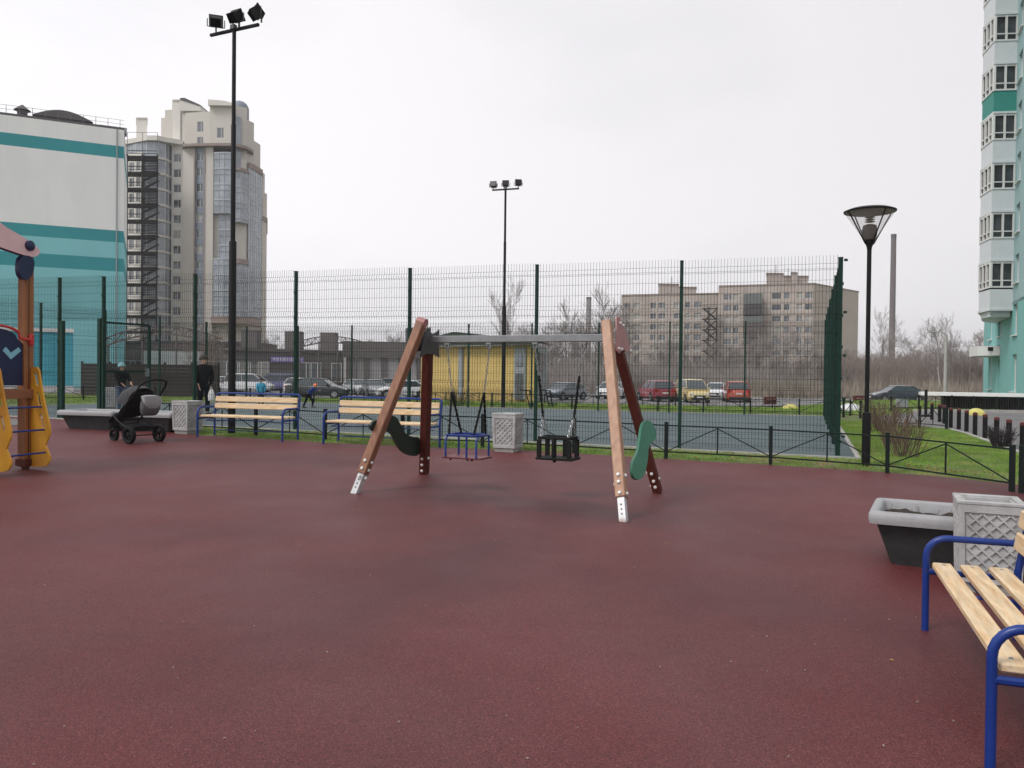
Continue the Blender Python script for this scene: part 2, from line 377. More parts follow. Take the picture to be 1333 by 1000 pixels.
# court
S = Vector((.37, 1.0)); s0 = 14.86
NR = Vector((5.67, 13.95)); NL = Vector((-17.7, 22.2))
NLx = NL; FRc = NR + S * s0; FL = NL + S * s0
nd = (NR - NL).normalized(); sd2 = S.normalized()
CRT = [NL + nd * -.3 - sd2 * .25, NR + nd * .3 - sd2 * .25, FRc + nd * .3 + sd2 * .3, FL - nd * .3 + sd2 * .3]
sheet('sports_court', [(p.x, p.y) for p in CRT], M['court'], .012)
kb = MB()
for a, b in ((CRT[0], CRT[1]), (CRT[1], CRT[2]), (CRT[3], CRT[2])):
    n = 24; d = (b - a) / n
    for i in range(n):
        p = a + d * i; q = a + d * (i + 1)
        kb.beam((p.x, p.y, zg(p.x, p.y) - .03), (q.x, q.y, zg(q.x, q.y) - .03), .08, .12)
kb.build('kerb', M['kerb'])['kind'] = 'structure'
# gate path
sheet('footpath', [(-30, 22), (-20, 18.9), (-11.2, 17.2), (-10.9, 17.9), (-11.6, 19.2), (-30, 26)], M['asphalt'], .02)
# road and car park
rp = [(1500, 668), (1331, 591), (1297, 579), (1258, 565), (1237, 559.5), (1215, 557), (1165, 554), (1120, 548), (1150, 541), (1190, 537), (1333, 538), (1560, 541)]
RD = [gp(*p) for p in rp]
sheet('road', [(p.x, p.y) for p in RD], M['asphalt'], .014)
kb = MB()
for i in (9, 10):
    a, b = RD[i], RD[i + 1]; n = 12
    for k in range(n):
        p = a.lerp(b, k / n); q = a.lerp(b, (k + 1) / n)
        kb.beam(G(p.x, p.y) + Vector((0, 0, .04)), G(q.x, q.y) + Vector((0, 0, .04)), .14, .16)
for i in range(1, 5):
    a, b = RD[i], RD[i + 1]
    for k in range(4):
        p = a.lerp(b, k / 4); q = a.lerp(b, (k + 1) / 4)
        kb.beam(G(p.x, p.y) + Vector((0, 0, -.03)), G(q.x, q.y) + Vector((0, 0, -.03)), .1, .12)
kb.build('kerb', M['kerb'])['kind'] = 'structure'
sheet('car_park', [(-60, 53), (-22, 50), (14, 54), (34, 61), (60, 62), (90, 64), (90, 86), (-60, 90)], M['lot'], .03, 4)

# ---------------------------------------------------------------- grass
def in_poly(x, y, P):
    c = np.zeros(len(x), bool); n = len(P); j = n - 1
    for i in range(n):
        xi, yi = P[i][0], P[i][1]; xj, yj = P[j][0], P[j][1]
        k = ((yi > y) != (yj > y)) & (x < (xj - xi) * (y - yi) / ((yj - yi) or 1e-9) + xi); c ^= k; j = i
    return c
vzg = np.vectorize(zg)
def grass(name, poly, excl, n, h0, h1, wd, m, kind_label, cat='grass', lean=.5, cl=True):
    x0, x1 = min(p[0] for p in poly), max(p[0] for p in poly); y0, y1 = min(p[1] for p in poly), max(p[1] for p in poly)
    x = RNG.uniform(x0, x1, n * 4); y = RNG.uniform(y0, y1, n * 4)
    k = in_poly(x, y, poly)
    for e in excl: k &= ~in_poly(x, y, e)
    x = x[k][:n]; y = y[k][:n]; n = len(x); z = vzg(x, y)
    clump = .6 + .55 * np.sin(x * 3.1 + 1.7 * np.sin(y * 2.3)) * np.sin(y * 4.3 + 2 * np.sin(x * 1.9)) if cl else 1
    h = RNG.uniform(h0, h1, n) * (clump + .35); a = RNG.uniform(0, 2 * PI, n); b = RNG.uniform(0, 2 * PI, n); le = RNG.uniform(0, lean, n) * h
    V = np.zeros((n, 3, 3)); dx = np.cos(a) * wd; dy = np.sin(a) * wd
    V[:, 0] = np.stack([x - dx, y - dy, z], 1); V[:, 1] = np.stack([x + dx, y + dy, z], 1); V[:, 2] = np.stack([x + np.cos(b) * le, y + np.sin(b) * le, z + h], 1)
    me = bpy.data.meshes.new(name); me.vertices.add(n * 3); me.vertices.foreach_set('co', V.ravel()); me.loops.add(n * 3); me.loops.foreach_set('vertex_index', np.arange(n * 3, dtype=np.int32))
    me.polygons.add(n); me.polygons.foreach_set('loop_start', np.arange(0, n * 3, 3, dtype=np.int32)); me.materials.append(m); me.update(calc_edges=True)
    o = bpy.data.objects.new(name, me); COL.objects.link(o); tag(o, kind_label, cat, kind='stuff'); return o
M['grass'] = mat('grass blades', (.17, .29, .045), .75, var=.35, vscale=1.5, col2=(.3, .31, .1), c2scale=2.2, c2w=(.5, .75), spec=.2)
M['drygrass'] = mat('dry reeds', (.33, .285, .23), .9, var=.3, vscale=.5, col2=(.19, .16, .135), c2scale=.4, spec=.1)
crt = [(p.x, p.y) for p in CRT]; rdp = [(p.x, p.y) for p in RD]
lawn = [(-20, 17), (-10.8, 16.9), (edge[8].x, edge[8].y - .1), (edge[4].x, edge[4].y - .1), (edge[0].x, edge[0].y - .3), (12, 8.5), (16, 13), (16, 26), (-20, 26)]
grass('lawn_grass', lawn, [crt, rub, rdp], 150000, .02, .055, .005, M['grass'], 'short green grass on the lawn strip round the court')
grass('lawn_grass', [(-34, 22.5), (-19, 22), (-12.5, 37.5), (-12, 44), (-34, 44)], [crt], 30000, .03, .08, .012, M['grass'], 'green grass beyond the left end of the court')
tuft = [(p.x, p.y + .12) for p in edge] + [(p.x + random.uniform(-.03, .03), p.y - random.uniform(.0, .1)) for p in reversed(edge)]
grass('lawn_grass', tuft, [], 9000, .02, .07, .005, M['grass'], 'ragged tufts of grass creeping over the edge of the red rubber')
f0 = [(-14, 38.2), (11.5, 29.4), (25, 29.4), (40, 52), (10, 52.6), (-14, 50)]
grass('lawn_grass', f0, [rdp], 60000, .04, .1, .014, M['grass'], 'green grass between the court and the car park')
grass('dry_reeds', [(24, 76), (75, 76), (95, 112), (24, 112)], [], 30000, .9, 2.0, .035, M['drygrass'], 'tall pale dry reeds in front of the bare wood', 'reeds', .35)
grass('dry_reeds', [(0, 92), (24, 86), (36, 112), (0, 112)], [], 20000, .4, 1.2, .03, M['drygrass'], 'low pale dry reeds behind the parked cars', 'reeds', .35)
# fallen leaves on the lawn
lv = MB()
for i in range(420):
    t = random.random(); k = random.choice(range(8)); p = edge[k].lerp(edge[k + 1], t)
    x = p.x + random.uniform(0, .5) + random.uniform(-.2, .2); y = p.y + random.uniform(.05, 1.3)
    if vdist(x, y) > -.35: continue
    z = zg(x, y) + random.uniform(.015, .04); a = random.uniform(0, 6.3); s = random.uniform(.015, .035)
    lv.quad((x + math.cos(a) * s, y + math.sin(a) * s, z), (x - math.sin(a) * s * .7, y + math.cos(a) * s * .7, z + .01), (x - math.cos(a) * s, y - math.sin(a) * s, z), (x + math.sin(a) * s * .7, y - math.cos(a) * s * .7, z + .015))
M['leaf'] = mat('fallen leaves', (.3, .2, .07), .8, var=.4, vscale=3)
tag(lv.build('fallen_leaves', M['leaf']), 'scattered brown fallen leaves on the grass strip', 'leaves', kind='stuff')
# litter and grit on the rubber
gr = MB()
for i in range(220):
    Y = random.uniform(2.2, 15); x = random.uniform(-.62, .62) * Y
    s = random.uniform(.002, .006); a = random.uniform(0, 3); z = zg(x, Y) + .016
    gr.box((x, Y, z), (s * 2, s, .005), rz=a)
M['grit'] = mat('pale grit', (.3, .25, .2), .9, var=.4, vscale=3)
tag(gr.build('grit', M['grit']), 'tiny pale grit and crumbs scattered on the red rubber', 'grit', kind='stuff')
gl = MB()
for i in range(26):
    Y = random.uniform(4, 15) if i % 3 else random.uniform(11, 15.5); x = random.uniform(-.6, .6) * Y; s = random.uniform(.008, .018); a = random.uniform(0, 6.3); z = zg(x, Y) + .016
    c, d_ = math.cos(a) * s, math.sin(a) * s
    gl.quad((x + c, Y + d_, z), (x - d_ * .6, Y + c * .6, z + .006), (x - c, Y - d_, z), (x + d_ * .6, Y - c * .6, z + .008))
tag(gl.build('fallen_leaves', M['leaf']), 'few dry leaves lying on the red rubber', 'leaves', kind='stuff')
# ---------------------------------------------------------------- mesh fence
FH = 3.45; Z1 = 2.36
def wire_panel(L, z0, z1, folds, r=.0033):
    mb = MB(); n = int(L / .058); x0 = (L - (n - 1) * .058) / 2
    zs = [(z0, 0)]
    for f in folds: zs += [(f - .055, 0), (f, -.035), (f + .055, 0)]
    zs.append((z1, 0))
    for i in range(n):
        x = x0 + i * .058
        mb.tube([(x, y, z) for z, y in zs], r, 3, cap=False)
    hz = []
    z = z0 + .06
    while z < z1 - .03: hz.append(z); z += .2
    for f in folds: hz += [f - .055, f + .055]
    for z in hz: mb.tube([(0, .005, z), (L, .005, z)], r * .85, 3, cap=False)
    return mb
PL = 2.755
folds_lo = [.3, 1.1, 2.2]; folds_up = [2.52, 3.28]
lo0 = wire_panel(PL - .06, .06, Z1, folds_lo).build('mesh_panel', M['wire']); up0 = wire_panel(PL - .06, Z1 + .03, FH + .03, folds_up).build('mesh_panel', M['wire'])
def post_mb(h, w=.08):
    mb = MB(); mb.box((0, 0, h / 2 - .05), (w * .7, w, h + .1), bev=.006)
    z = .25
    while z < h: mb.box((0, -w / 2 - .008, z), (.04, .016, .05)); z += .55
    mb.box((0, 0, h + .006), (w * .8, w * 1.1, .012)); return mb
post0 = post_mb(FH).build('post', M['green_fence'])
templates = [lo0, up0, post0]
def fence_run(root, A, B, n, skip=(), first=True, last=True, up=True, seg=None):
    A = Vector(A); B = Vector(B); d = (B - A); L = d.length; ang = math.atan2(d.y, d.x); st = L / n; sc = st / PL
    for i in range(n + 1):
        p = A + d * (i / n)
        if (i > 0 or first) and (i < n or last):
            o = post0.copy(); COL.objects.link(o); o.parent = root; o.location = (p.x, p.y, zg(p.x, p.y)); o.rotation_euler.z = ang
        if i < n and i not in skip:
            q = A + d * ((i + 1) / n); z = (zg(p.x, p.y) + zg(q.x, q.y)) / 2; u = d.normalized()
            for t in (lo0, up0):
                o = t.copy(); COL.objects.link(o); o.parent = root; o.location = (p.x + u.x * .03, p.y + u.y * .03, z); o.rotation_euler.z = ang; o.scale.x = (st - .06) / (PL - .06)
nf = empty('court_fence', 'tall dark green wire mesh fence along the near side of the court', 'fence')
# posts placed where the near line is met: NR going left in even bays, gate bay between
pts = [5.67, 3.098, .466, -2.13, -4.73, -7.28, -9.83]
ln = lambda x: Vector((x, 15.943 - .352 * x))
for i in range(6):
    fence_run(nf, ln(pts[i + 1]), ln(pts[i]), 1, first=False, last=(i > 0))
a = ln(-11.15); b = ln(-9.83)
fence_run(nf, a, b, 1, skip=(0,))
fence_run(nf, ln(-17.7), a, 3, last=False)
# upper panel over the gate, and gate leaf standing open
o = up0.copy(); COL.objects.link(o); o.parent = nf; o.location = (a.x, a.y, zg(a.x, a.y)); o.rotation_euler.z = math.atan2(b.y - a.y, b.x - a.x); o.scale.x = (b - a).length / PL
def gate_frame(w, h):
    mb = MB()
    for x in (0, w): mb.beam((x, 0, .05), (x, 0, h), .06, .06)
    for z in (.1, h * .5, h): mb.beam((.03, 0, z), (w - .03, 0, z), .05, .05)
    return mb
gz = zg(a.x, a.y)
g1 = gate_frame(1.3, 2.35).build('gate_leaf', M['green_fence'], nf, loc=(b.x, b.y, gz), rz=R(64))
p = wire_panel(1.2, .1, 2.3, [1.2]).build('mesh_infill', M['wire'], g1); p.location = (.05, 0, 0)
h = MB().box((1.2, -.05, 1.15), (.12, .04, .04)).box((1.25, 0, 1.15), (.06, .07, .2)).build('handle', M['steel'], g1)
gp2 = MB(); u = (b - a).normalized()
for q, hh in ((a + u * .09, 2.4), (b - u * .11, 2.45)): gp2.box((q.x, q.y, zg(q.x, q.y) + hh / 2), (.09, .09, hh), rz=math.atan2(u.y, u.x))
gp2.build('gate_post', M['green_fence'], nf)
rf = empty('court_fence', 'tall dark green wire mesh fence along the right end of the court seen edge-on', 'fence')
fence_run(rf, (NR.x + .02, NR.y + .1), (FRc.x, FRc.y), 6, first=True)
cb = MB()      # clamp brackets at the corner
for z in (.35, 1.0, 1.75, 2.5, 3.4): cb.box((NR.x + .07, NR.y, NR.y * 0 + zg(NR.x, NR.y) + z), (.05, .04, .04), rz=R(30))
cb.build('clamp', M['green_fence'], rf)
ff = empty('court_fence', 'tall dark green wire mesh fence along the far side of the court', 'fence')
fence_run(ff, FL, FRc, 9, first=True, last=False)
lf = empty('court_fence', 'tall dark green wire mesh fence along the left end of the court', 'fence')
fence_run(lf, NL, FL, 6, first=False, last=False)
for t in templates: bpy.data.objects.remove(t)
# ---------------------------------------------------------------- low railings
def railing(name, label, P, m, h=.6, post_w=.055, group=None, endpost=True):
    root = empty(name, label, 'railing', group=group)
    for i, p in enumerate(P):
        if i == len(P) - 1 and not endpost: break
        mb = MB().box((0, 0, h / 2 - .02), (post_w, post_w, h + .04)); mb.box((0, 0, h + .008), (post_w * 1.1, post_w * 1.1, .016))
        j = min(i, len(P) - 2); d = P[j + 1] - P[j]
        mb.build('post', m, root, loc=p, rz=math.atan2(d.y, d.x))
    for a, b in zip(P[:-1], P[1:]):
        mb = MB(); d = (b - a); L = d.length; u = d / L; a2 = a + u * post_w * .5; b2 = b - u * post_w * .5
        zt, zb = h * .93, h * .2; Z = Vector((0, 0, 1)); t = .022; mid = (a2 + b2) / 2
        mb.beam(a2 + Z * zt, b2 + Z * zt, t, t); mb.beam(a2 + Z * zb, b2 + Z * zb, t, t)
        mb.beam(mid + Z * (zb + .011), mid + Z * (zt - .011), t * .8, t * .8)
        mb.beam(a2 + Z * (zb + .02), mid + Z * (zt - .02), t * .7, t * .7); mb.beam(mid + Z * (zt - .02), b2 + Z * (zb + .02), t * .7, t * .7)
        mb.build('rail_panel', m, root)
    return root
rl = [gp(1317, 641), gp(1155, 617), gp(1003, 605), gp(867, 597.5), gp(747, 590), gp(628, 583), gp(524, 579), gp(423, 574), gp(333, 567), gp(247, 561), gp(195, 557)]
railing('low_railing', 'low black railing with inverted V bars round the red playground', rl, M['rail'])
r2 = [rl[0] + Vector((.05, -.12, 0)), G(rl[0].x + 1.0, rl[0].y - 1.4), G(rl[0].x + 2.0, rl[0].y - 2.8), G(rl[0].x + 3.0, rl[0].y - 4.2)]
railing('low_railing', 'low black railing cut by the right edge beside the near litter bin', r2, M['rail'])
P = [FRc + nd * .9 + sd2 * 1.0 - nd * (1.75 * i) for i in range(17)]
railing('low_railing', 'low dark railing on the grass just beyond the far side of the court', [G(p.x, p.y) for p in P], M['rail'])
P = [Vector((16, 49.5)) - Vector((2.0, .05)) * i for i in range(17)]
railing('low_railing', 'low dark railing along the near kerb of the car park', [G(p.x, p.y) for p in P], M['rail'])
P = [gp(1083, 540), gp(1098, 543.5), gp(1120, 545)]
railing('low_railing', 'short low railing on the lawn behind the park lamp', P, M['rail'])
P = [gp(1164, 556), gp(1197, 557), gp(1232, 560)]
railing('low_railing', 'short low railing beside the paved path at the bollards', P, M['rail'])
P = [gp(1090, 533), gp(1160, 536.5), gp(1196, 535), gp(1239, 534), gp(1267, 535.5), gp(1297, 536.5), gp(1326, 537.5), gp(1360, 539), gp(1395, 541)]
railing('low_railing', 'low black railing on the grass across the road below the teal tower', P, M['rail'], h=.62)
P = [G(-20 + 1.9 * i * .37 - 1.2, 27 + 1.9 * i) for i in range(7)]
railing('low_railing', 'low dark railing on the grass outside the left end of the court', P, M['rail'])
# ---------------------------------------------------------------- bollards
bl = [(1331, 588, 'bollard nearest the right edge of the frame'), (1313, 582, 'bollard right behind the small dark bush'), (1297, 577, 'bollard just left of the small dark bush'), (1282, 571, 'fourth bollard from the right edge'), (1269, 567, 'fifth bollard from the right, in front of the yellow stone'),
      (1258, 562.5, 'bollard just left of the yellow stone'), (1248, 559.5, 'bollard second to the left of the yellow stone'), (1237.5, 557.5, 'bollard midway along the road edge'), (1229, 552, 'bollard beside the end of the short low railing'), (1223, 550, 'bollard third from the tall one'), (1213, 547, 'bollard next to the tall one')]
def bollard(loc, label, h, hat=True):
    root = empty('bollard', label, 'bollard', loc, group='bollards along the road edge')
    MB().lathe([(.052, -.03), (.052, h * .88)], n=12).build('post', M['black_paint'], root, smooth=True)
    if hat: MB().lathe([(.053, h * .88 + .001), (.053, h * .97), (.03, h), (0.004, h + .004)], n=12, cap=False).build('cap', M['bollard_red'], root, smooth=True)
M['bollard_red'] = mat('dull red band', (.11, .016, .016), .6, var=.2)
for px, py, lb in bl: bollard(gp(px, py), 'black round ' + lb + ', red top', .57)
root = empty('bollard', 'tallest black bollard with a wide square foot by the cabinet', 'bollard', gp(1205, 543), group='bollards along the road edge')
MB().lathe([(.05, .05), (.05, .95), (.03, .97)], n=12).build('post', M['black_paint'], root, smooth=True); MB().box((0, 0, .04), (.42, .3, .08), bev=.015).build('base', M['black_paint'], root)
# ---------------------------------------------------------------- swing frame
UP = Vector((0, 0, 1))
LF, LB = gp(462, 643), gp(552, 618); RF, RB = gp(812, 680), gp(857, 643)
LM = (LF + LB) / 2; RM = (RF + RB) / 2
bd = (RM - LM); bd.z = 0; bd.normalize(); bn = Vector((-bd.y, bd.x, 0))
def pz(px, py, A, B): return PLN['L' if A is LF else 'R'](px, py)
sw = empty('swing_set', 'wooden A-frame swing stand with grey steel crossbeam in the middle of the playground', 'swing', LM)
def W(o):  # parts were built in world coordinates: hang them on the root without moving them
    o.location = o.location - sw.location
    return o
AL = plane_pt(555, 441, LM, RM); AR = plane_pt(793, 441, LM, RM); zb = (AL.z + AR.z) / 2
BL = Vector((AL.x, AL.y, zb)); BR = Vector((AR.x, AR.y, zb))
class PL3:      # sloping plane of one A frame, through both feet and the beam end
    def __init__(s, F, B, A):
        s.o = F; s.n = (B - F).cross(A - F).normalized()
        if s.n.dot(bd) < 0: s.n = -s.n
    def __call__(s, px, py): d = ray(px, py); return EYE + d * ((s.o - EYE).dot(s.n) / d.dot(s.n))
PLN = {'L': PL3(LF, LB, BL), 'R': PL3(RF, RB, BR)}; nL, nR = PLN['L'].n, PLN['R'].n
W(MB().beam(BL + bd * .055, BR - bd * .06, .08, .085, bev=.006).build('crossbeam', M['steel'], sw))
def leg(A, top, w, d, mt, plane, metal=True, bolts=()):
    mb = MB(); ax = (top - A).normalized(); f0 = A + ax * (.26 if metal else .02)
    side = plane
    # two laminated halves with a dark groove between
    nrm = side; other = ax.cross(nrm).normalized()
    for k in (-1, 1):
        mb.beam(f0 + other * k * w * .26, top + other * k * w * .26, w * .5, d, up=nrm, bev=.009)
    o = W(mb.build('leg', mt, sw))
    g = MB().beam(f0 + ax * .01, top - ax * .01, .012, d * .93, up=nrm).build('groove', M['groove'], o)
    if metal:
        MB().beam(A - ax * .06, f0 + ax * .02, w * .72, d * .72, up=nrm, bev=.004).build('foot', M['foot'], o)
        nb = MB()
        for q in (.08, .13, .18): nb.lathe([(.011, 0), (.009, .006)], A + ax * q - other * w * .36, 8, M=other.to_track_quat('-Z', 'Y').to_matrix())
        nb.build('screw', M['bracket'], o)
    b = MB()
    for q, k in bolts:
        c = A + ax * q
        b.lathe([(.02, 0), (.02, .012), (.012, .02)], c - bn * 0 + (side if k > 0 else -side) * (d / 2), 10, M=(side if k > 0 else -side).to_track_quat('Z', 'Y').to_matrix())
        b.lathe([(.02, 0), (.02, .012), (.012, .02)], c - other * w * .52, 10, M=other.to_track_quat('-Z', 'Y').to_matrix())
    if bolts: b.build('bolt', M['bolt'], o)
    return o
# outward normals of the A planes are along the beam; legs cross at the beam ends
lt = pz(549, 420, LF, LB); lbt = pz(557, 452, LF, LB)
leg(LF, lt, .125, .11, M['wood_brown'], nL, True, ((.22, 1), (.32, 1), (.42, 1)))
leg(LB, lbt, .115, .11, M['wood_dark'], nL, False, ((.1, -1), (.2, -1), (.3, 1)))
rt = pz(790, 419, RF, RB); rbt = pz(804, 452, RF, RB)
leg(RF, rt, .12, .11, M['wood_light'], nR, True, ((.3, 1), (.42, -1), (.5, 1)))
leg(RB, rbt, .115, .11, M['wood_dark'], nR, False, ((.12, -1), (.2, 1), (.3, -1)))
# plates that hold the beam
pl = [pz(*q, LF, LB) for q in ((551, 424), (554, 431), (558, 433), (562, 431), (566, 427), (566, 464), (558, 459), (549, 459), (541, 464), (546, 440))]
W(MB().prism([p + nL * .065 for p in pl], nL * .006).build('bracket', M['bracket'], sw))
W(MB().prism([p - nL * .065 for p in pl], nL * .006).build('bracket', M['bracket'], sw))
c = lt + (lt - LF).normalized() * .0
W(MB().tube([c - nL * .06, c + nL * .06], .062, 12).build('cap', M['red_plate'], sw, smooth=True))
prr = [pz(*q, RF, RB) for q in ((795, 416), (798, 413), (801, 418), (808, 435), (813, 455), (809, 461), (803, 455), (799, 462), (795, 458))]
W(MB().prism([p + nR * .066 for p in prr], nR * .006).build('bracket', M['red_plate'], sw))
bb = MB()
for q in ((799, 421), (803, 424), (801, 455), (813, 457), (797, 454)):
    bb.lathe([(.02, 0), (.02, .012), (.012, .024)], pz(*q, RF, RB) + bd * .072, 10, M=bd.to_track_quat('Z', 'Y').to_matrix())
for q in ((799, 421), (813, 457)):
    bb.lathe([(.02, 0), (.02, .012), (.012, .024)], pz(*q, RF, RB) - bd * .072, 10, M=(-bd).to_track_quat('Z', 'Y').to_matrix())
W(bb.build('bolt', M['bolt'], sw, smooth=True))
# wavy boards between the legs
def smooth_poly(P, k=3):
    for _ in range(k):
        Q = []
        for i in range(len(P)):
            a, b = P[i], P[(i + 1) % len(P)]; Q += [a * .75 + b * .25, a * .25 + b * .75]
        P = Q
    return P
ol = [(502, 560), (506, 547), (514, 542), (522, 545), (527, 555), (532, 566), (542, 571), (552, 571), (552, 594), (541, 596), (529, 592), (521, 580), (515, 567), (508, 563), (492, 565), (487, 560), (489, 552), (499, 547)]
W(MB().prism(smooth_poly([pz(*q, LF, LB) - nL * .072 for q in ol], 2), nL * .014).build('side_board', M['dark_board'], sw))
orr = [(826, 554), (832, 548), (839, 551), (845, 561), (846, 573), (839, 577), (835, 583), (834, 600), (830, 618), (824, 627), (815, 625), (812, 614), (814, 601), (820, 592), (823, 578)]
ob = [pz(*q, RF, RB) + nR * .075 for q in orr]
W(MB().prism(smooth_poly(ob, 2), nR * .015).build('side_board', M['green_board'], sw))
# ---------------------------------------------------------------- swings
def beam_at(px):
    p = plane_pt(px, 446, BL, BR); return Vector((p.x, p.y, zb - .045))
def chain_mb(a, b, link=.045, r=.0042, wid=.011):
    mb = MB(); a = Vector(a); b = Vector(b); d = (b - a); L = d.length; u = d / L; n = max(2, int(L / (link * .8)))
    s1 = u.cross(Vector((0, 1, 0.01))).normalized(); s2 = u.cross(s1)
    for i in range(n):
        c = a + d * ((i + .5) / n); s = s1 if i % 2 else s2; h = link * .5
        mb.tube([c + u * (-h) , c + u * (-h * .6) + s * wid, c + u * (h * .6) + s * wid, c + u * h, c + u * (h * .6) - s * wid, c - u * h * .6 - s * wid], r, 4, closed=True)
    return mb
def hanger(root, p, inv):
    mb = MB().box((0, 0, -.012), (.07, .06, .024)).box((-.022, 0, -.045), (.01, .04, .05)).box((.022, 0, -.045), (.01, .04, .05)).tube([(-.03, 0, -.06), (.03, 0, -.06)], .012, 8).lathe([(.013, -.11), (.016, -.06)], n=8)
    mb.build('hanger', M['chain'], root, loc=p + inv)
# blue tube swing
def swing_common(name, label, pxa, pxb, seat_z, half, beamfrac):
    pa, pb = beam_at(pxa), beam_at(pxb); mid = (pa + pb) / 2
    root = empty(name, label, 'swing seat', (mid.x, mid.y, seat_z), math.atan2(bd.y, bd.x))
    return root, pa, pb, mid
hzb = zb - .045
def local(root, p): return Matrix.Rotation(-root.rotation_euler.z, 3, 'Z') @ (p - root.location)
sz = .60
r1, pa, pb, mid = swing_common('toddler_swing', 'toddler swing with a bare bright blue tube cage hanging on the left', 583, 637, zplay(10.1) + .43, 0, 0)
la, lb = local(r1, pa), local(r1, pb)
for p in (la, lb): hanger(r1, Vector((0, 0, 0)), p)
wx, dy, hh = .235, .17, .27
tb = MB()
ring = []
for x, y in ((-wx, -dy), (wx, -dy), (wx, dy), (-wx, dy)): ring.append((x, y))
def rounded(x0, x1, y0, y1, z, r=.08, n=4):
    P = []
    for cx, cy, a in ((x1 - r, y1 - r, 0), (x0 + r, y1 - r, 90), (x0 + r, y0 + r, 180), (x1 - r, y0 + r, 270)):
        for k in range(n + 1):
            t = R(a + 90 * k / n); P.append((cx + r * math.cos(t), cy + r * math.sin(t), z))
    return P
tb.tube(rounded(-wx, wx, -dy, dy, hh, .09), .014, 8, closed=True)
for x in (-wx + .02, wx - .02): tb.tube([(x, -dy, 0), (x, -dy, hh - .06), (x, -dy + .05, hh)], .013, 8)
for x in (-wx + .02, wx - .02): tb.tube([(x, dy, 0), (x, dy, hh)], .013, 8)
tb.tube([(.08, -dy, 0), (.08, -dy, hh)], .013, 8)
tb.build('seat_frame', M['blue_tube'], r1, smooth=True)
sb = MB().box((0, 0, -.012), (wx * 2 + .06, dy * 2, .022), bev=.004)
sb.build('seat_board', M['red_seat'] if 'red_seat' in M else M['wood_dark'], r1)
bt = MB()
for x in (-.16, .08, .14): bt.lathe([(.014, -.04), (.018, -.023)], (x, -dy + .03, 0), 8)
bt.build('bolt', M['black_paint'], r1)
for s, top in ((-1, la), (1, lb)):
    j = top + (Vector((s * (wx - .06), 0, hh)) - top) * .54
    chain_mb(top + Vector((0, 0, -.1)), j).build('chain', M['chain'], r1)
    for yy in (-1, 1):
        e = Vector((s * (wx - .06), yy * (dy - .01), hh + .01))
        chain_mb(j, e, .04, .009, .009).build('chain_cover', M['black_rubber'], r1)
# black bar swing
r2_, pa, pb, mid = swing_common('toddler_swing', 'black toddler swing with a box of upright bars hanging on the right', 697, 760, zplay(9.6) + .5, 0, 0)
la, lb = local(r2_, pa), local(r2_, pb)
for p in (la, lb): hanger(r2_, Vector((0, 0, 0)), p)
wx, dy, hh = .19, .13, .23
MB().box((0, 0, -.015), (.46, .3, .03), bev=.006).build('seat_board', M['black_rubber'], r2_)
fr = MB()
for y in (-dy, dy): fr.box((0, y, hh), (wx * 2 + .03, .03, .035), bev=.006)
for x in (-wx, wx): fr.box((x, 0, hh), (.03, dy * 2 - .03, .035), bev=.006)
fr.build('top_frame', M['black_rubber'], r2_)
for x, y in ((-wx, -dy), (wx, -dy), (-wx, dy), (wx, dy), (0.0, -dy), (0.04, dy)):
    MB().beam((x, y, .002), (x, y, hh - .02), .055, .03, bev=.005).build('bar', M['black_rubber'], r2_)
MB().tube([(0, -dy, hh), (-.0, -dy - .02, .1), (0, -dy + .02, -.05)], .02, 8).build('crotch_strap', M['black_rubber'], r2_, smooth=True)
for s, top in ((-1, la), (1, lb)):
    e = Vector((s * (wx - .02), 0, hh + .02)); j1 = top.lerp(e, .36); j2 = top.lerp(e, .8)
    chain_mb(top + Vector((0, 0, -.1)), j1).build('chain', M['chain'], r2_)
    chain_mb(j1, j2, .045, .009, .01).build('chain_cover', M['black_rubber'], r2_)
    for yy in (-1, 1): chain_mb(j2, Vector((e.x, yy * (dy - .02), e.z)), .035).build('chain', M['chain'], r2_)
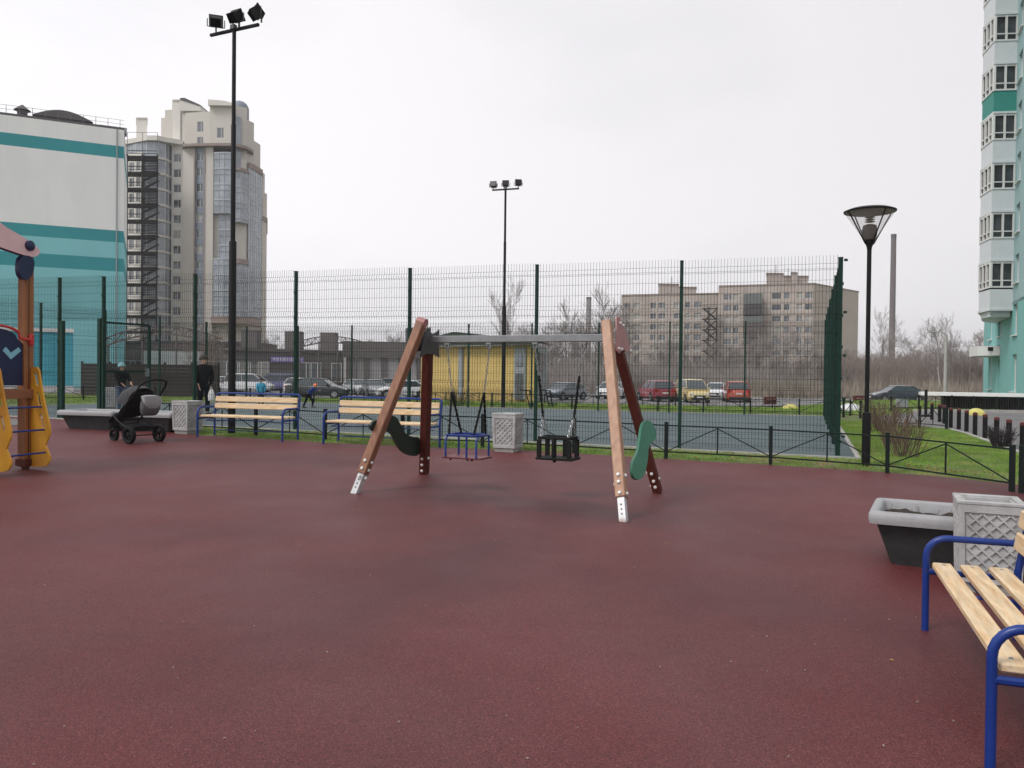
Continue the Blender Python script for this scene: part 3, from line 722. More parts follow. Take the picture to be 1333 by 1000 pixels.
# ---------------------------------------------------------------- bench
def arc(cx, cz, r, a0, a1, n=6):
    return [(cx + r * math.cos(R(a0 + (a1 - a0) * i / n)), cz + r * math.sin(R(a0 + (a1 - a0) * i / n))) for i in range(n + 1)]
def make_bench(label, loc, rz, L=2.0):
    root = empty('park_bench', label, 'bench', loc, rz, 'blue framed slatted park benches')
    t = .021
    for x in (0, L):
        prof = [(0, -.02), (0, .47)] + [(q[0], q[1]) for q in arc(.12, .48, .12, 180, 90)] + [(.5, .6)]
        MB().tube([(x, y, z) for y, z in prof], t, 10).build('arm_frame', M['blue_tube'], root, smooth=True)
        s = MB().tube([(x, .5, -.02), (x, .5, .42), (x, .56, .78)], t, 10); s.build('back_leg', M['blue_tube'], root, smooth=True)
        MB().tube([(x, .0, .385), (x, .5, .385)], t * .9, 8).build('side_rail', M['blue_tube'], root, smooth=True)
    MB().tube([(0, .56, .76), (0, .57, .82), (.02, .575, .855), (.06, .58, .87), (L - .06, .58, .87), (L - .02, .575, .855), (L, .57, .82), (L, .56, .76)], t * .9, 8).build('top_rail', M['blue_tube'], root, smooth=True)
    br = MB().tube([(0, .25, .33), (L / 2, .25, .36), (L, .25, .33)], t * .6, 6)
    br.tube([(.0, .25, .33), (.18, .25, .385)], t * .5, 6).tube([(0, .5, .13), (L, .5, .13)], t * .55, 6)
    br.box((L * .33, .26, .4), (.05, .44, .006)).box((L * .67, .26, .4), (.05, .44, .006))
    br.build('brace', M['blue_tube'], root, smooth=True)
    for k in range(3):
        y = .085 + k * .155
        MB().box((L / 2, y, .43), (L - .035, .108, .04), bev=.008).build('seat_slat', M['slat'], root, smooth=True, angle=20)
    for z, y in ((.62, .508), (.755, .53)):
        o = MB().box((0, 0, 0), (L - .03, .034, .105), bev=.008).build('back_slat', M['slat'], root, smooth=True, angle=20); o.location = (L / 2, y - .015, z); o.rotation_euler.x = R(-9)
    bt = MB()
    for x in (.09, L - .09):
        for k in range(3): bt.lathe([(.01, .45), (.008, .4545)], (x, .085 + k * .155, 0), 8)
    bt.build('bolt', M['steel'], root)
    return root
p = gp(257, 570); q = gp(367.6, 576)
make_bench('blue framed slatted bench on the left, next to the litter bin and stroller', p, math.atan2(q.y - p.y, q.x - p.x), (q - p).length)
p = gp(421, 579); q = gp(556, 587)
make_bench('blue framed slatted bench half hidden behind the left swing legs', p, math.atan2(q.y - p.y, q.x - p.x), (q - p).length)
# near bench, seen from its end: local x runs from its far arm to the near arm
pf = gp(1204, 823); pn = Vector((1.955, 3.25, 0)); d = pn - pf
make_bench('large blue framed slatted bench cut by the right edge in the foreground', Vector((pf.x, pf.y, 0)), math.atan2(d.y, d.x), d.length)

# ---------------------------------------------------------------- litter bins
def make_bin(label, loc, rz):
    root = empty('litter_bin', label, 'litter bin', loc, rz, 'square lattice litter bins')
    MB().box((0, 0, .04), (.36, .36, .1), bev=.012).build('plinth', M['plinth'], root)
    b = MB(); wb, wt = .2, .215; z0, z1 = .085, .66
    r = .02
    for s in range(4):  # framed sides with a recessed lattice field
        A = Matrix.Rotation(s * PI / 2, 3, 'Z')
        P = lambda x, y, z: A @ Vector((x, y, z))
        yo = lambda z: -(wb + (wt - wb) * (z - z0) / (z1 - z0))
        xo = lambda z: (wb + (wt - wb) * (z - z0) / (z1 - z0))
        e = .04; fi = .017
        za, zb_ = z0 + .06, z1 - .06
        o = [(-1, z0), (1, z0), (1, z1), (-1, z1)]; i_ = [(-1, za), (1, za), (1, zb_), (-1, zb_)]
        O = [P(k * (xo(z)), yo(z), z) for k, z in o]; I = [P(k * (xo(z) - e), yo(z), z) for k, z in i_]; J = [P(k * (xo(z) - e - .008), yo(z) + fi, z + (.006 if z < .4 else -.006)) for k, z in i_]
        for k in range(4): b.quad(O[k], O[(k + 1) % 4], I[(k + 1) % 4], I[k]); b.quad(I[k], I[(k + 1) % 4], J[(k + 1) % 4], J[k])
        b.quad(*J)
    T = lambda h, z: [(-h, -h, z), (h, -h, z), (h, h, z), (-h, h, z)]
    o, i_, d = T(wt, z1), T(.15, z1 + .004), T(.145, z1 - .2)
    for k in range(4): b.quad(o[k], o[(k + 1) % 4], i_[(k + 1) % 4], i_[k]); b.quad(i_[k], i_[(k + 1) % 4], d[(k + 1) % 4], d[k])
    b.quad(*d); b.quad(*T(wb, z0)[::-1])
    b.build('body', M['concrete_white'], root)
    rim = MB()
    for s in range(4):
        A = Matrix.Rotation(s * PI / 2, 3, 'Z'); rim.beam(A @ Vector((-wt - .008, -wt + .02, z1 + .01)), A @ Vector((wt - .032, -wt + .02, z1 + .01)), .05, .028, bev=.006)
    rim.build('rim', M['concrete_white'], root)
    for s in range(4):
        A = Matrix.Rotation(s * PI / 2, 3, 'Z'); l = MB(); W2 = .15; za, zb_ = z0 + .07, z1 - .07; H = zb_ - za
        for sg in (-1, 1):
            st = .088; k = -W2 - H
            while k < W2 + H:
                # line x = k + sg*(z-za)
                pts = []
                for z in (za, zb_):
                    x = k + sg * (z - za)
                    pts.append((x, z))
                (xa, a_), (xb, b_) = pts
                def clip(xa, a_, xb, b_):
                    P0 = [xa, a_]; P1 = [xb, b_]
                    t0, t1 = 0, 1; dx = xb - xa
                    for lim, sg2 in ((-W2, 1), (W2, -1)):
                        v0 = (xa - lim) * sg2; v1 = (xb - lim) * sg2
                        if v0 < 0 and v1 < 0: return None
                        if v0 < 0: t0 = max(t0, v0 / (v0 - v1))
                        if v1 < 0: t1 = min(t1, v0 / (v0 - v1))
                    if t1 - t0 < .03: return None
                    return (xa + dx * t0, a_ + (b_ - a_) * t0, xa + dx * t1, a_ + (b_ - a_) * t1)
                c = clip(xa, a_, xb, b_)
                if c:
                    yy = lambda z: -(wb + (wt - wb) * (z - z0) / (z1 - z0)) + .011 + (.0015 if sg > 0 else 0)
                    l.beam(A @ Vector((c[0], yy(c[1]), c[1])), A @ Vector((c[2], yy(c[3]), c[3])), .013, .018, up=A @ Vector((0, -1, 0)))
                k += st
        l.build('lattice', M['concrete_white'], root)
    return root
p = gp(661, 590); make_bin('pale lattice litter bin behind the swings, between the two hanging seats', p + Vector((0, .2, 0)), R(-22))
p = gp(239, 566); make_bin('pale lattice litter bin left of the left bench, behind the stroller', p + Vector((0, .2, 0)), R(-25))
make_bin('pale lattice litter bin at the right edge beside the near bench', G(3.57, 6.02), R(-24))
p = gp(141, 533); make_bin('small far pale litter bin inside the court behind the gate', p, R(20))
# ---------------------------------------------------------------- planters
def make_planter(label, loc, rz, L=1.3, Wd=.9, H=.46):
    root = empty('planter', label, 'planter', loc, rz, 'rectangular trough planters')
    b = MB(); hx, hy = L / 2, Wd / 2
    rg = lambda x, y, z: rounded(-x, x, -y, y, z, .05, 3)
    R_ = [rg(hx - .17, hy - .17, 0), rg(hx - .055, hy - .055, H - .1)]
    n = len(R_[0]); b._add(R_[0] + R_[1], [[n - 1 - i for i in range(n)]] + [(i, (i + 1) % n, n + (i + 1) % n, n + i) for i in range(n)])
    b.build('body', M['planter_body'], root)
    m = MB(); pr = [(.06, H - .105), (.005, H - .1), (0, H - .07), (0, H - .025), (.02, H), (.07, H), (.085, H - .02), (.09, H - .18)]
    V = []
    for k, z in pr: V += rg(hx - k, hy - k, z)
    m._add(V, [(i + j * n, (i + 1) % n + j * n, (i + 1) % n + (j + 1) * n, i + (j + 1) * n) for j in range(len(pr) - 1) for i in range(n)])
    m.build('rim', M['planter_rim'], root, smooth=True, angle=50)
    s = MB(); nx, ny = 22, 14; vs = []
    for j in range(ny):
        for i in range(nx):
            vs.append(((i / (nx - 1) - .5) * 2 * (hx - .088), (j / (ny - 1) - .5) * 2 * (hy - .088), H - .1 + random.uniform(-.012, .02) + .03 * math.sin(i * .7 + j) * .6))
    s._add(vs, [(j * nx + i, j * nx + i + 1, (j + 1) * nx + i + 1, (j + 1) * nx + i) for j in range(ny - 1) for i in range(nx - 1)])
    s.build('soil', M['soil'], root)
    tw = MB()
    for i in range(26):
        x, y = random.uniform(-hx + .12, hx - .12), random.uniform(-hy + .12, hy - .12)
        tw.tube([(x, y, H - .11), (x + random.uniform(-.04, .04), y + random.uniform(-.04, .04), H - .05 + random.uniform(0, .04))], .002, 3)
    tw.build('stalks', M['bush'], root)
    return root
e = Vector((.86, -.45, 0)).normalized(); n_ = Vector((.45, .86, 0)).normalized()
c = Vector((2.94, 6.62, 0)) + e * .68 + n_ * .45
make_planter('dark trough planter with pale rim on the right beside the near litter bin', G(c.x, c.y) , math.atan2(e.y, e.x), 1.36)
p = gp(112, 561); p2 = gp(186, 563.5); an = math.atan2(p2.y - p.y, p2.x - p.x)
make_planter('dark trough planter with pale rim at far left in front of the gate', p + Vector((.05, .42, 0)), an + R(-4), 1.42, .85, .42)
make_planter('dark trough planter with pale rim behind the stroller', p2 + Vector((.1, .42, 0)), an + R(-6), 1.42, .85, .42)
# ---------------------------------------------------------------- stroller
st = empty('stroller', 'black three-quarter view pram with grey bag and looped handle beside the left planters', 'stroller', gp(174, 575.5), R(147))
# local x = forward, y = its left
def wheel(root, c, r, w, ang=0):
    ty = MB(); A = Matrix.Rotation(PI / 2, 3, 'X')
    ty.lathe([(r * .72, -w / 2), (r * .93, -w / 2), (r, -w * .3), (r, w * .3), (r * .93, w / 2), (r * .72, w / 2)], (0, 0, 0), 20, M=A, cap=False)
    o = ty.build('wheel', M['black_rubber'], root, smooth=True, loc=c, rz=ang)
    ri = MB().lathe([(r * .1, -w * .35), (r * .1, w * .35)], (0, 0, 0), 10, M=A)
    for k in range(3):
        a = R(120 * k + 20); ri.beam((0, 0, 0), (math.cos(a) * r * .74, 0, math.sin(a) * r * .74), .02, r * .2)
    ri.lathe([(r * .72, -w * .4), (r * .66, -w * .3), (r * .66, w * .3), (r * .72, w * .4)], (0, 0, 0), 20, M=A, cap=False)
    ri.build('rim', M['black_paint'], o, smooth=True)
for y in (-.29, .29): wheel(st, (-.33, y, .165), .165, .075)
for y in (-.12, .12): wheel(st, (.42, y, .125), .125, .06)
st.scale = (1.02, 1.02, .98)
f = MB()
for y in (-.26, .26):
    f.tube([(-.33, y * 1.1, .15), (-.2, y, .3), (.1, y, .42), (.2, y, .5)], .014, 8)
    f.tube([(.42, y * .45, .11), (.38, y * .45, .2), (.3, y * .8, .28), (-.02, y, .62), (-.36, y, .86), (-.5, y * .95, 1.0)], .015, 8)
f.tube([(-.33, -.3, .15), (-.33, .3, .15)], .012, 8).tube([(.38, -.14, .2), (.38, .14, .2)], .014, 8).tube([(.1, -.26, .42), (.1, .26, .42)], .012, 8)
f.tube([(.3, -.2, .28), (.3, .2, .28)], .014, 8)
f.build('frame', M['black_paint'], st, smooth=True)
f = MB().tube([(-.46, -.25, .95), (-.58, -.25, 1.08), (-.68, -.2, 1.16), (-.71, -.08, 1.19), (-.71, .08, 1.19), (-.68, .2, 1.16), (-.58, .25, 1.08), (-.46, .25, .95)], .018, 8)
f.build('handle', M['black_rubber'], st, smooth=True)
# seat shell: loft of rounded sections
def loft(secs, n=12):
    """secs: (centre x, centre z, half-height normal to path, half width, tangent angle)"""
    mb = MB(); vs = []
    for cx, cz, h, w, a in secs:
        for j in range(n):
            t = 2 * PI * j / n; u = math.copysign(abs(math.cos(t)) ** .7, math.cos(t)) * w; v = math.copysign(abs(math.sin(t)) ** .7, math.sin(t)) * h
            vs.append((cx - math.sin(a) * v, u, cz + math.cos(a) * v))
    K = len(secs)
    mb._add(vs, [(i * n + j, i * n + (j + 1) % n, (i + 1) * n + (j + 1) % n, (i + 1) * n + j) for i in range(K - 1) for j in range(n)] + [[n - 1 - j for j in range(n)], [(K - 1) * n + j for j in range(n)]])
    return mb
loft([(.58, .36, .02, .15, R(-40)), (.46, .44, .04, .17, R(-40)), (.3, .5, .06, .2, R(-15)), (.1, .54, .08, .22, R(-30)), (-.08, .68, .09, .23, R(-50)), (-.22, .86, .07, .22, R(-50)), (-.3, .95, .03, .2, R(-50))]).build('seat', M['fabric_black'], st, smooth=True)
hd = MB(); vs = []; n = 10; segs = 9
for i in range(segs + 1):
    a = R(18 + 100 * i / segs); k = 1 + (.015 if i % 2 else 0)
    for j in range(n + 1):
        b = PI * j / n; rr = .39 * k
        y = -math.cos(b) * .255 * k; q = math.sin(b) ** .55
        vs.append((-.16 + rr * q * math.cos(a) * (1.3 if math.cos(a) > 0 else .9), y, .68 + rr * q * math.sin(a)))
hd._add(vs, [(i * (n + 1) + j, i * (n + 1) + j + 1, (i + 1) * (n + 1) + j + 1, (i + 1) * (n + 1) + j) for i in range(segs) for j in range(n)])
hd.build('hood', M['fabric_hood'], st, smooth=True, angle=80)
bg_ = loft([(-.47, .52, .05, .11, R(90)), (-.48, .56, .09, .15, R(90)), (-.5, .67, .1, .18, R(90)), (-.5, .78, .085, .17, R(90)), (-.49, .83, .04, .14, R(90))]).build('bag', M['fabric_grey'], st, smooth=True)
loft([(-.58, .66, .02, .09, R(95)), (-.58, .7, .035, .14, R(95)), (-.58, .77, .05, .18, R(90)), (-.53, .85, .08, .18, R(60)), (-.45, .87, .04, .15, R(30))]).build('bag_flap', M['fabric_light'], bg_, smooth=True)
loft([(-.3, .27, .05, .2, 0), (-.2, .28, .07, .22, 0), (.05, .3, .06, .22, 0), (.15, .33, .03, .2, 0)]).build('basket', M['fabric_black'], st, smooth=True)
# ---------------------------------------------------------------- play tower
PT = gp(33, 612)
pe = Vector((.284, .959, 0)); pf_ = Vector((.959, -.284, 0))
tw = empty('play_tower', 'wooden climbing tower with yellow ladder boards and blue rungs at the left edge', 'play structure', PT, math.atan2(pe.y, pe.x))
wd = .155
def tpost(x, y, z1):
    o = MB().beam((x, y, .05), (x, y, z1), wd, wd, bev=.02)
    o = o.build('post', M['wood_post'], tw)
    MB().beam((x, y, -.05), (x, y, .12), .07, .07).box((x, y, .115), (wd + .03, wd + .03, .1), bev=.01).build('post_foot', M['wood_dark'], o)
    g = MB()
    g.beam((x - .02, y - wd / 2 - .0005, .17), (x - .02, y - wd / 2 - .0005, z1 - .02), .012, .004)
    g.build('groove', M['groove'], o)
for x, y in ((0, 0), (-1.0, 0), (0, 1.0), (-1.0, 1.0)): tpost(x, y, 2.95)
zd = 1.08
for a, b in (((-1.0, -.1), (.1, -.1)), ((-1.0, 1.1), (.1, 1.1))): MB().beam((a[0] - .1, a[1], zd), (b[0], b[1], zd), .045, .13, bev=.006).build('deck_beam', M['wood_deck'], tw)
MB().box((-.5, .5, zd + .05), (.82, .9, .04)).build('deck', M['wood_deck'], tw)
# barrier with tick mark and red hoop, between the front posts
bz0, bz1 = zd + .12, zd + .78
P = [(-1.0 + .1, -.02, bz0), (-.08, -.02, bz0), (-.08, -.02, bz1 - .08), (-.18, -.02, bz1 + .0)]
P += [(-.5 + .32 * math.cos(R(a)), -.02, bz1 + .12 * math.sin(R(a))) for a in range(0, 181, 20)] + [(-.92, -.02, bz1 - .08)]
pb_ = MB().prism(P, (0, .012, 0)).build('barrier_panel', M['navy'], tw)
tk = [(-.40, 0, 1.68), (-.35, 0, 1.73), (-.27, 0, 1.65), (-.15, 0, 1.73), (-.11, 0, 1.68), (-.27, 0, 1.56)]
MB().prism([(x, -.036, z) for x, y, z in tk], (0, .003, 0)).build('tick_mark', M['pale_blue'], pb_)
MB().tube([(-.93, -.05, bz1 - .05), (-.9, -.05, bz1 + .03)] + [(-.5 + .36 * math.cos(R(a)), -.05, bz1 + .03 + .13 * math.sin(R(a))) for a in range(160, 19, -20)] + [(-.14, -.05, bz1 - .0), (-.04, -.1, bz1 - .02), (.03, -.1, bz1 - .02)], .018, 8).box((.0, -.1, bz1 - .02), (.06, .05, .16), bev=.01).build('red_rail', M['red'], tw, smooth=True)
# ladder sides
def side_board(x):
    pts = [(0, 1.31), (.03, 1.36), (.11, 1.36), (.15, 1.31), (.2, 1.05), (.25, .85), (.32, .6), (.345, .5), (.345, .42), (.30, .33), (.265, .26), (.30, .2), (.345, .11), (.345, .05), (.30, -.02), (.22, -.045), (.0, -.05)]
    # outer outline in (depth, z); slots cut by building the board as strips between slot edges
    bm = bmesh.new()
    o = MB()
    cx = x
    pts = [(-d - .06, z + .1) for d, z in pts]
    slots = [((.085, 1.26), (.12, 1.12)), ((.135, .98), (.165, .84)), ((.185, .68), (.225, .52))]
    # triangulated fill with holes
    vs = [bm.verts.new((cx, d, z)) for d, z in pts]; ed = [bm.edges.new((vs[i], vs[(i + 1) % len(vs)])) for i in range(len(vs))]
    for (d0, z0), (d1, z1) in slots:
        ring = []; dv = Vector((-(d1), z1 + .1)) - Vector((-(d0), z0 + .1)); ang = math.atan2(dv.y, dv.x); r = .026
        for k in range(7): a = ang + PI / 2 + PI * k / 6; ring.append((-d0 - .06 + r * math.cos(a), z0 + .1 + r * math.sin(a)))
        for k in range(7): a = ang - PI / 2 + PI * k / 6; ring.append((-d1 - .06 + r * math.cos(a), z1 + .1 + r * math.sin(a)))
        rv = [bm.verts.new((cx, d, z)) for d, z in ring]; ed += [bm.edges.new((rv[i], rv[(i + 1) % len(rv)])) for i in range(len(rv))]
    r = bmesh.ops.triangle_fill(bm, use_beauty=True, edges=ed)
    fs = [g for g in r['geom'] if isinstance(g, bmesh.types.BMFace)]
    e = bmesh.ops.extrude_face_region(bm, geom=fs); bmesh.ops.translate(bm, vec=(.03, 0, 0), verts=[v for v in e['geom'] if isinstance(v, bmesh.types.BMVert)])
    bmesh.ops.recalc_face_normals(bm, faces=bm.faces[:])
    me = bpy.data.meshes.new('ladder_side'); bm.to_mesh(me); bm.free(); me.materials.append(M['yellow_board'])
    ob = bpy.data.objects.new('ladder_side', me); COL.objects.link(ob); ob.parent = tw
    b = MB()
    for d, z in ((-.08, 1.36), (-.09, .42), (-.1, .16)): b.lathe([(.018, 0), (.014, .014)], (cx + .03, d, z), 8, M=Matrix.Rotation(PI / 2, 3, 'Y'))
    b.build('bolt', M['bolt'], ob)
side_board(.02); side_board(-.60)
for z, y in ((.26, -.33), (.58, -.31), (.9, -.26)):
    MB().tube([(-.59, y, z), (.05, y, z)], .014, 8).build('rung', M['blue_tube'], tw, smooth=True)
# roof gable board, cap and knuckle
def pt2(px, py, k=0): 
    q = plane_pt(px, py, PT + pf_ * (.13 + k), PT + pf_ * (.13 + k) + pe); v = q - PT
    return Vector((v.dot(pe), v.dot(-pf_), v.z))
rfp = smooth_poly([pt2(*q) for q in ((-60, 240), (0, 292), (30, 309), (46, 320), (52, 328), (47, 334), (38, 335), (0, 322), (-60, 300))], 1)
rp_ = MB().prism(rfp, (0, .016, 0)).build('roof_board', M['pink'], tw)
MB().prism([v + Vector((0, .034, -.012)) for v in rfp], (0, .016, 0)).build('roof_backing', M['navy'], rp_)
cc = pt2(37, 320, 0)
MB().lathe([(.075, 0), (.07, .03), (.03, .045)], cc + Vector((0, -.018, 0)), 16, M=Matrix.Rotation(PI / 2, 3, 'X')).build('cap', M['navy'], rp_, smooth=True)
kn = [pt2(*q, -.02) for q in ((24, 332), (42, 334), (42, 352), (36, 363), (30, 365), (24, 360), (22, 350))]
MB().prism(smooth_poly(kn, 2), (0, .04, 0)).build('roof_bracket', M['navy'], tw)
rr = MB(); ra = pt2(0, 300); 
a0 = pt2(50, 326); a1 = pt2(-60, 250)
rr.quad(a0 + Vector((0, .03, 0)), a0 + Vector((0, 1.35, 0)), a1 + Vector((0, 1.35, 0)), a1 + Vector((0, .03, 0)))
x2 = 2 * (-.5) - a0.x
rr.prism([a0 + Vector((0, .06, .0)), a1 + Vector((0, .06, 0)), a1 + Vector((0, .06, .03)), a0 + Vector((0, .06, .03))], (0, .001, 0))
top = Vector((-.5, 0, a1.z + (a0.x - .5 - 0) * 0))
# real roof slabs (mostly out of frame)
sl_ = (a1.z - a0.z) / (a1.x - a0.x); zr = a0.z + sl_ * (-.5 - a0.x)
rs = MB().beam((a0.x - .03, .55, a0.z + .05), (-.5, .55, zr + .05), 1.2, .025); rs.beam((-.5, .55, zr + .05), (-1.0 - a0.x + .03, .55, a0.z + .05), 1.2, .025)
rs.build('roof', M['red'], tw)
# ---------------------------------------------------------------- floodlight masts and park lamp
def flood_mast(label, base, H, rb, rt, zj, arm, heads, gdir):
    root = empty('floodlight_mast', label, 'floodlight mast', base)
    MB().lathe([(rb, -.05), (rb, zj), (rb * .9, zj + .03)], n=16).build('lower_pole', M['black_paint'], root, smooth=True)
    zq = zj + (H - zj) * .55
    MB().lathe([(rt, zj), (rt, zq), (rt * .85, zq + .03), (rt * .8, H)], n=12).build('upper_pole', M['black_paint'], root, smooth=True)
    g = Vector((gdir[0], gdir[1], 0)).normalized()
    MB().beam(g * -arm + UP * (H - .02), g * arm + UP * (H - .02), .06, .06, bev=.01).build('crossarm', M['black_paint'], root)
    for k, yaw, pitch in heads:
        c = g * arm * k + UP * (H + .06)
        h = MB(); w_, d_, t_ = .25, .3, .11
        # tapered lamp housing: glass face forward (+y), finned back
        h._add([(-w_ / 2, .03, -.0), (w_ / 2, .03, 0), (w_ / 2, .03, .3), (-w_ / 2, .03, .3), (-w_ * .32, -.15, .05), (w_ * .32, -.15, .05), (w_ * .32, -.15, .25), (-w_ * .32, -.15, .25)],
               [(3, 2, 1, 0), (4, 5, 6, 7), (0, 1, 5, 4), (1, 2, 6, 5), (2, 3, 7, 6), (3, 0, 4, 7)])
        h.box((0, .045, .15), (w_ + .03, .03, .33), bev=.008)
        for q in range(5): h.box((-.1 + .05 * q, -.1, .15), (.008, .14, .26))
        o = h.build('lamp_housing', M['black_paint'], root, loc=c + UP * .06)
        o.rotation_euler = (R(pitch), 0, R(yaw)); o.scale = (1, 1, .76)
        MB().box((0, .0615, .15), (w_ - .02, .003, .28)).build('lens', M['glass_dark'], o)
        MB().box((0, 0, .05), (.03, .03, .1)).beam((-.17, -.04, .1), (-.17, -.04, .26), .02, .01).beam((.17, -.04, .1), (.17, -.04, .26), .02, .01).beam((-.17, -.04, .1), (.17, -.04, .1), .02, .012).build('yoke', M['bracket'], root, loc=c - UP * .05, rz=R(yaw))
    MB().box((0, -.02, H + .03), (.12, .1, .1), bev=.01).build('junction_box', M['bracket'], root, rz=math.atan2(g.y, g.x))
    return root
b0 = gp(301.5, 564); topz = at(305, 38, b0.y).z; zj = at(302, 316, b0.y).z - b0.z
flood_mast('tall black floodlight mast at left behind the left bench, three lamps', b0, topz - b0.z, .075, .05, zj, .66, [(-.76, 18, 28), (.2, -28, 32), (1.1, -62, 38)], (.9, -.42))
b1 = gp(655, 531.5); topz = at(656, 246, b1.y).z; zj = at(656, 400, b1.y).z - b1.z
flood_mast('thin distant floodlight mast in the centre beyond the court, three lamps', b1, topz - b1.z, .085, .055, zj, .58, [(-.93, 165, 20), (.0, 175, 18), (.95, -172, 14)], (.95, -.3))
lb_ = gp(1127, 607); H = at(1130, 274, lb_.y).z - lb_.z
root = empty('park_lamp', 'black park lamp with inverted glass cone and disc lid on the lawn', 'park lamp', lb_)
zj = at(1127, 538, lb_.y).z - lb_.z
MB().lathe([(.065, -.05), (.065, zj), (.05, zj + .015)], n=16).build('lower_pole', M['black_paint'], root, smooth=True)
zc = H - .58
MB().lathe([(.034, zj), (.034, zc + .03)], n=12).build('pole', M['black_paint'], root, smooth=True)
hd_ = MB().lathe([(.034, zc - .05), (.04, zc), (.105, zc + .17), (.115, zc + .26), (.1, zc + .34), (.05, zc + .36)], n=20)
for k in range(3): hd_.lathe([(.05, zc + .39 + k * .035), (.08, zc + .4 + k * .035), (.05, zc + .41 + k * .035)], n=16)
hd_.build('lamp_core', M['black_paint'], root, smooth=True)
MB().lathe([(.06, zc + .08), (.37, H - .035)], n=32, cap=False).build('glass_cone', M['lamp_glass'] if 'lamp_glass' in M else M['glass_dark'], root, smooth=True)
MB().lathe([(.02, H - .03), (.385, H - .03), (.39, H - .01), (.3, H + .025), (.1, H + .035), (.01, H + .035)], n=32, cap=False).build('lid', M['black_paint'], root, smooth=True)
rb_ = MB()
for k in range(4):
    a = R(90 * k + 12); rb_.beam((math.cos(a) * .07, math.sin(a) * .07, zc + .05), (math.cos(a) * .378, math.sin(a) * .378, H - .03), .012, .018)
rb_.build('rib', M['black_paint'], root)
# ---------------------------------------------------------------- buildings
M['bayglass'] = mat('bay glazing', (.045, .055, .06), .12, var=.6, vscale=1.2, spec=.6)
M['pane2'] = mat('curtained pane', (.34, .33, .31), .2, var=.3, vscale=.6)
M['pane3'] = mat('dark pane', (.05, .055, .065), .1, var=.3, vscale=.6, spec=.8)
M['w_white'] = mat('white render', (.76, .76, .75), .85, var=.03, vscale=.3, stretch=(1, 1, .3), col2=(.73, .735, .73), c2scale=.5)
M['w_teal'] = mat('teal band', (.02, .25, .28), .8, var=.06, vscale=.2)
M['w_lteal'] = mat('light teal render', (.2, .5, .53), .85, var=.06, vscale=.2)
M['w_turq'] = mat('turquoise cladding', (.06, .36, .44), .7, var=.06, vscale=.4)
M['beige'] = mat('beige render', (.52, .49, .45), .85, var=.06, vscale=.15)
M['beige2'] = mat('light beige render', (.62, .6, .56), .85, var=.06, vscale=.2)
M['brownband'] = mat('brown trim', (.26, .205, .185), .8, var=.08)
M['bluegrey'] = mat('blue grey panel', (.19, .22, .27), .6, var=.1, vscale=.5)
M['glaz'] = mat('bluish glazing', (.24, .27, .31), .18, var=.25, vscale=.4, col2=(.3, .33, .37), c2scale=.5, spec=.8)
M['glaz_pane'] = mat('window pane', (.13, .14, .155), .12, var=.45, vscale=.6, spec=.8)
M['wframe'] = mat('white window frame', (.66, .66, .65), .5)
M['blacksteel'] = mat('black steel stair', (.006, .006, .007), .8, spec=.2)
M['roofdark'] = mat('dark roof', (.09, .08, .085), .8, var=.1)
M['panel'] = mat('weathered panel wall', (.41, .36, .325), .9, var=.08, vscale=.12, col2=(.36, .31, .28), c2scale=.3)
M['panel_seam'] = mat('panel seam', (.2, .17, .155), .9)
M['chim'] = mat('chimney brick', (.13, .11, .115), .9, var=.1)
M['chim2'] = mat('pale chimney', (.2, .19, .2), .9, var=.1)
M['shop'] = mat('grey shop cladding', (.14, .125, .12), .8, var=.15, vscale=.3)
M['shop2'] = mat('light shop wall', (.5, .48, .48), .8, var=.1, vscale=.3)
M['ycorr'] = mat('yellow corrugated wall', (.6, .44, .15), .6, var=.06, vscale=.5, wave=((.5, .35, .11), 1.6, 'X', .75, .95))
M['greydoor'] = mat('grey door panel', (.26, .29, .3), .6, var=.1)
M['roofgreen'] = mat('dark green roof edge', (.03, .045, .035), .6)
M['brownfence'] = mat('dark brown boards', (.03, .023, .021), .75, var=.15, vscale=.6)
M['bay'] = mat('pale grey bay panel', (.6, .63, .65), .6, var=.03)
M['rt_wall'] = mat('light turquoise render', (.19, .44, .42), .85, var=.04, vscale=.3)
M['rt_pale'] = mat('pale blue green render', (.3, .45, .46), .85, var=.04, vscale=.3)
M['rt_dark'] = mat('deep teal panel', (.03, .24, .2), .7, var=.05)
M['orange'] = mat('terracotta panel', (.45, .2, .12), .8)
M['sign_violet'] = mat('violet sign', (.3, .22, .6), .5)

def P2(px, Y):  # plan point under image column px at depth Y
    p = at(px, 480, Y); return (p.x, p.y)
def Zat(px, py, Y): return at(px, py, Y).z
WIN = {}
def window_mesh(w, h, kind='plain'):
    key = (round(w, 2), round(h, 2), kind)
    if key in WIN: return WIN[key][0], random.choice(WIN[key][1])
    t = .07 if h > .9 else .05
    f = MB(); f.box((0, 0, t / 2), (w, .08, t)); f.box((0, 0, h - t / 2), (w, .08, t)); f.box((-w / 2 + t / 2, 0, h / 2), (t, .08, h - 2 * t)); f.box((w / 2 - t / 2, 0, h / 2), (t, .08, h - 2 * t))
    if kind != 'single': f.box((w * .12, -.005, h / 2), (t, .07, h - 2 * t))
    if kind == 'cross': f.box((0, -.007, h * .3), (w - 2 * t, .06, t))
    def me(mb, m, n):
        x = bpy.data.meshes.new(n); x.from_pydata(mb.v, [], mb.f); x.materials.append(m); return x
    p = MB().box((0, .02, h / 2), (w - t, .02, h - t))
    WIN[key] = (me(f, M['wframe'], 'window_frame'), [me(p, M[k], 'window_pane') for k in ('glaz_pane', 'glaz_pane', 'pane2', 'pane3')]); return WIN[key][0], WIN[key][1][0]
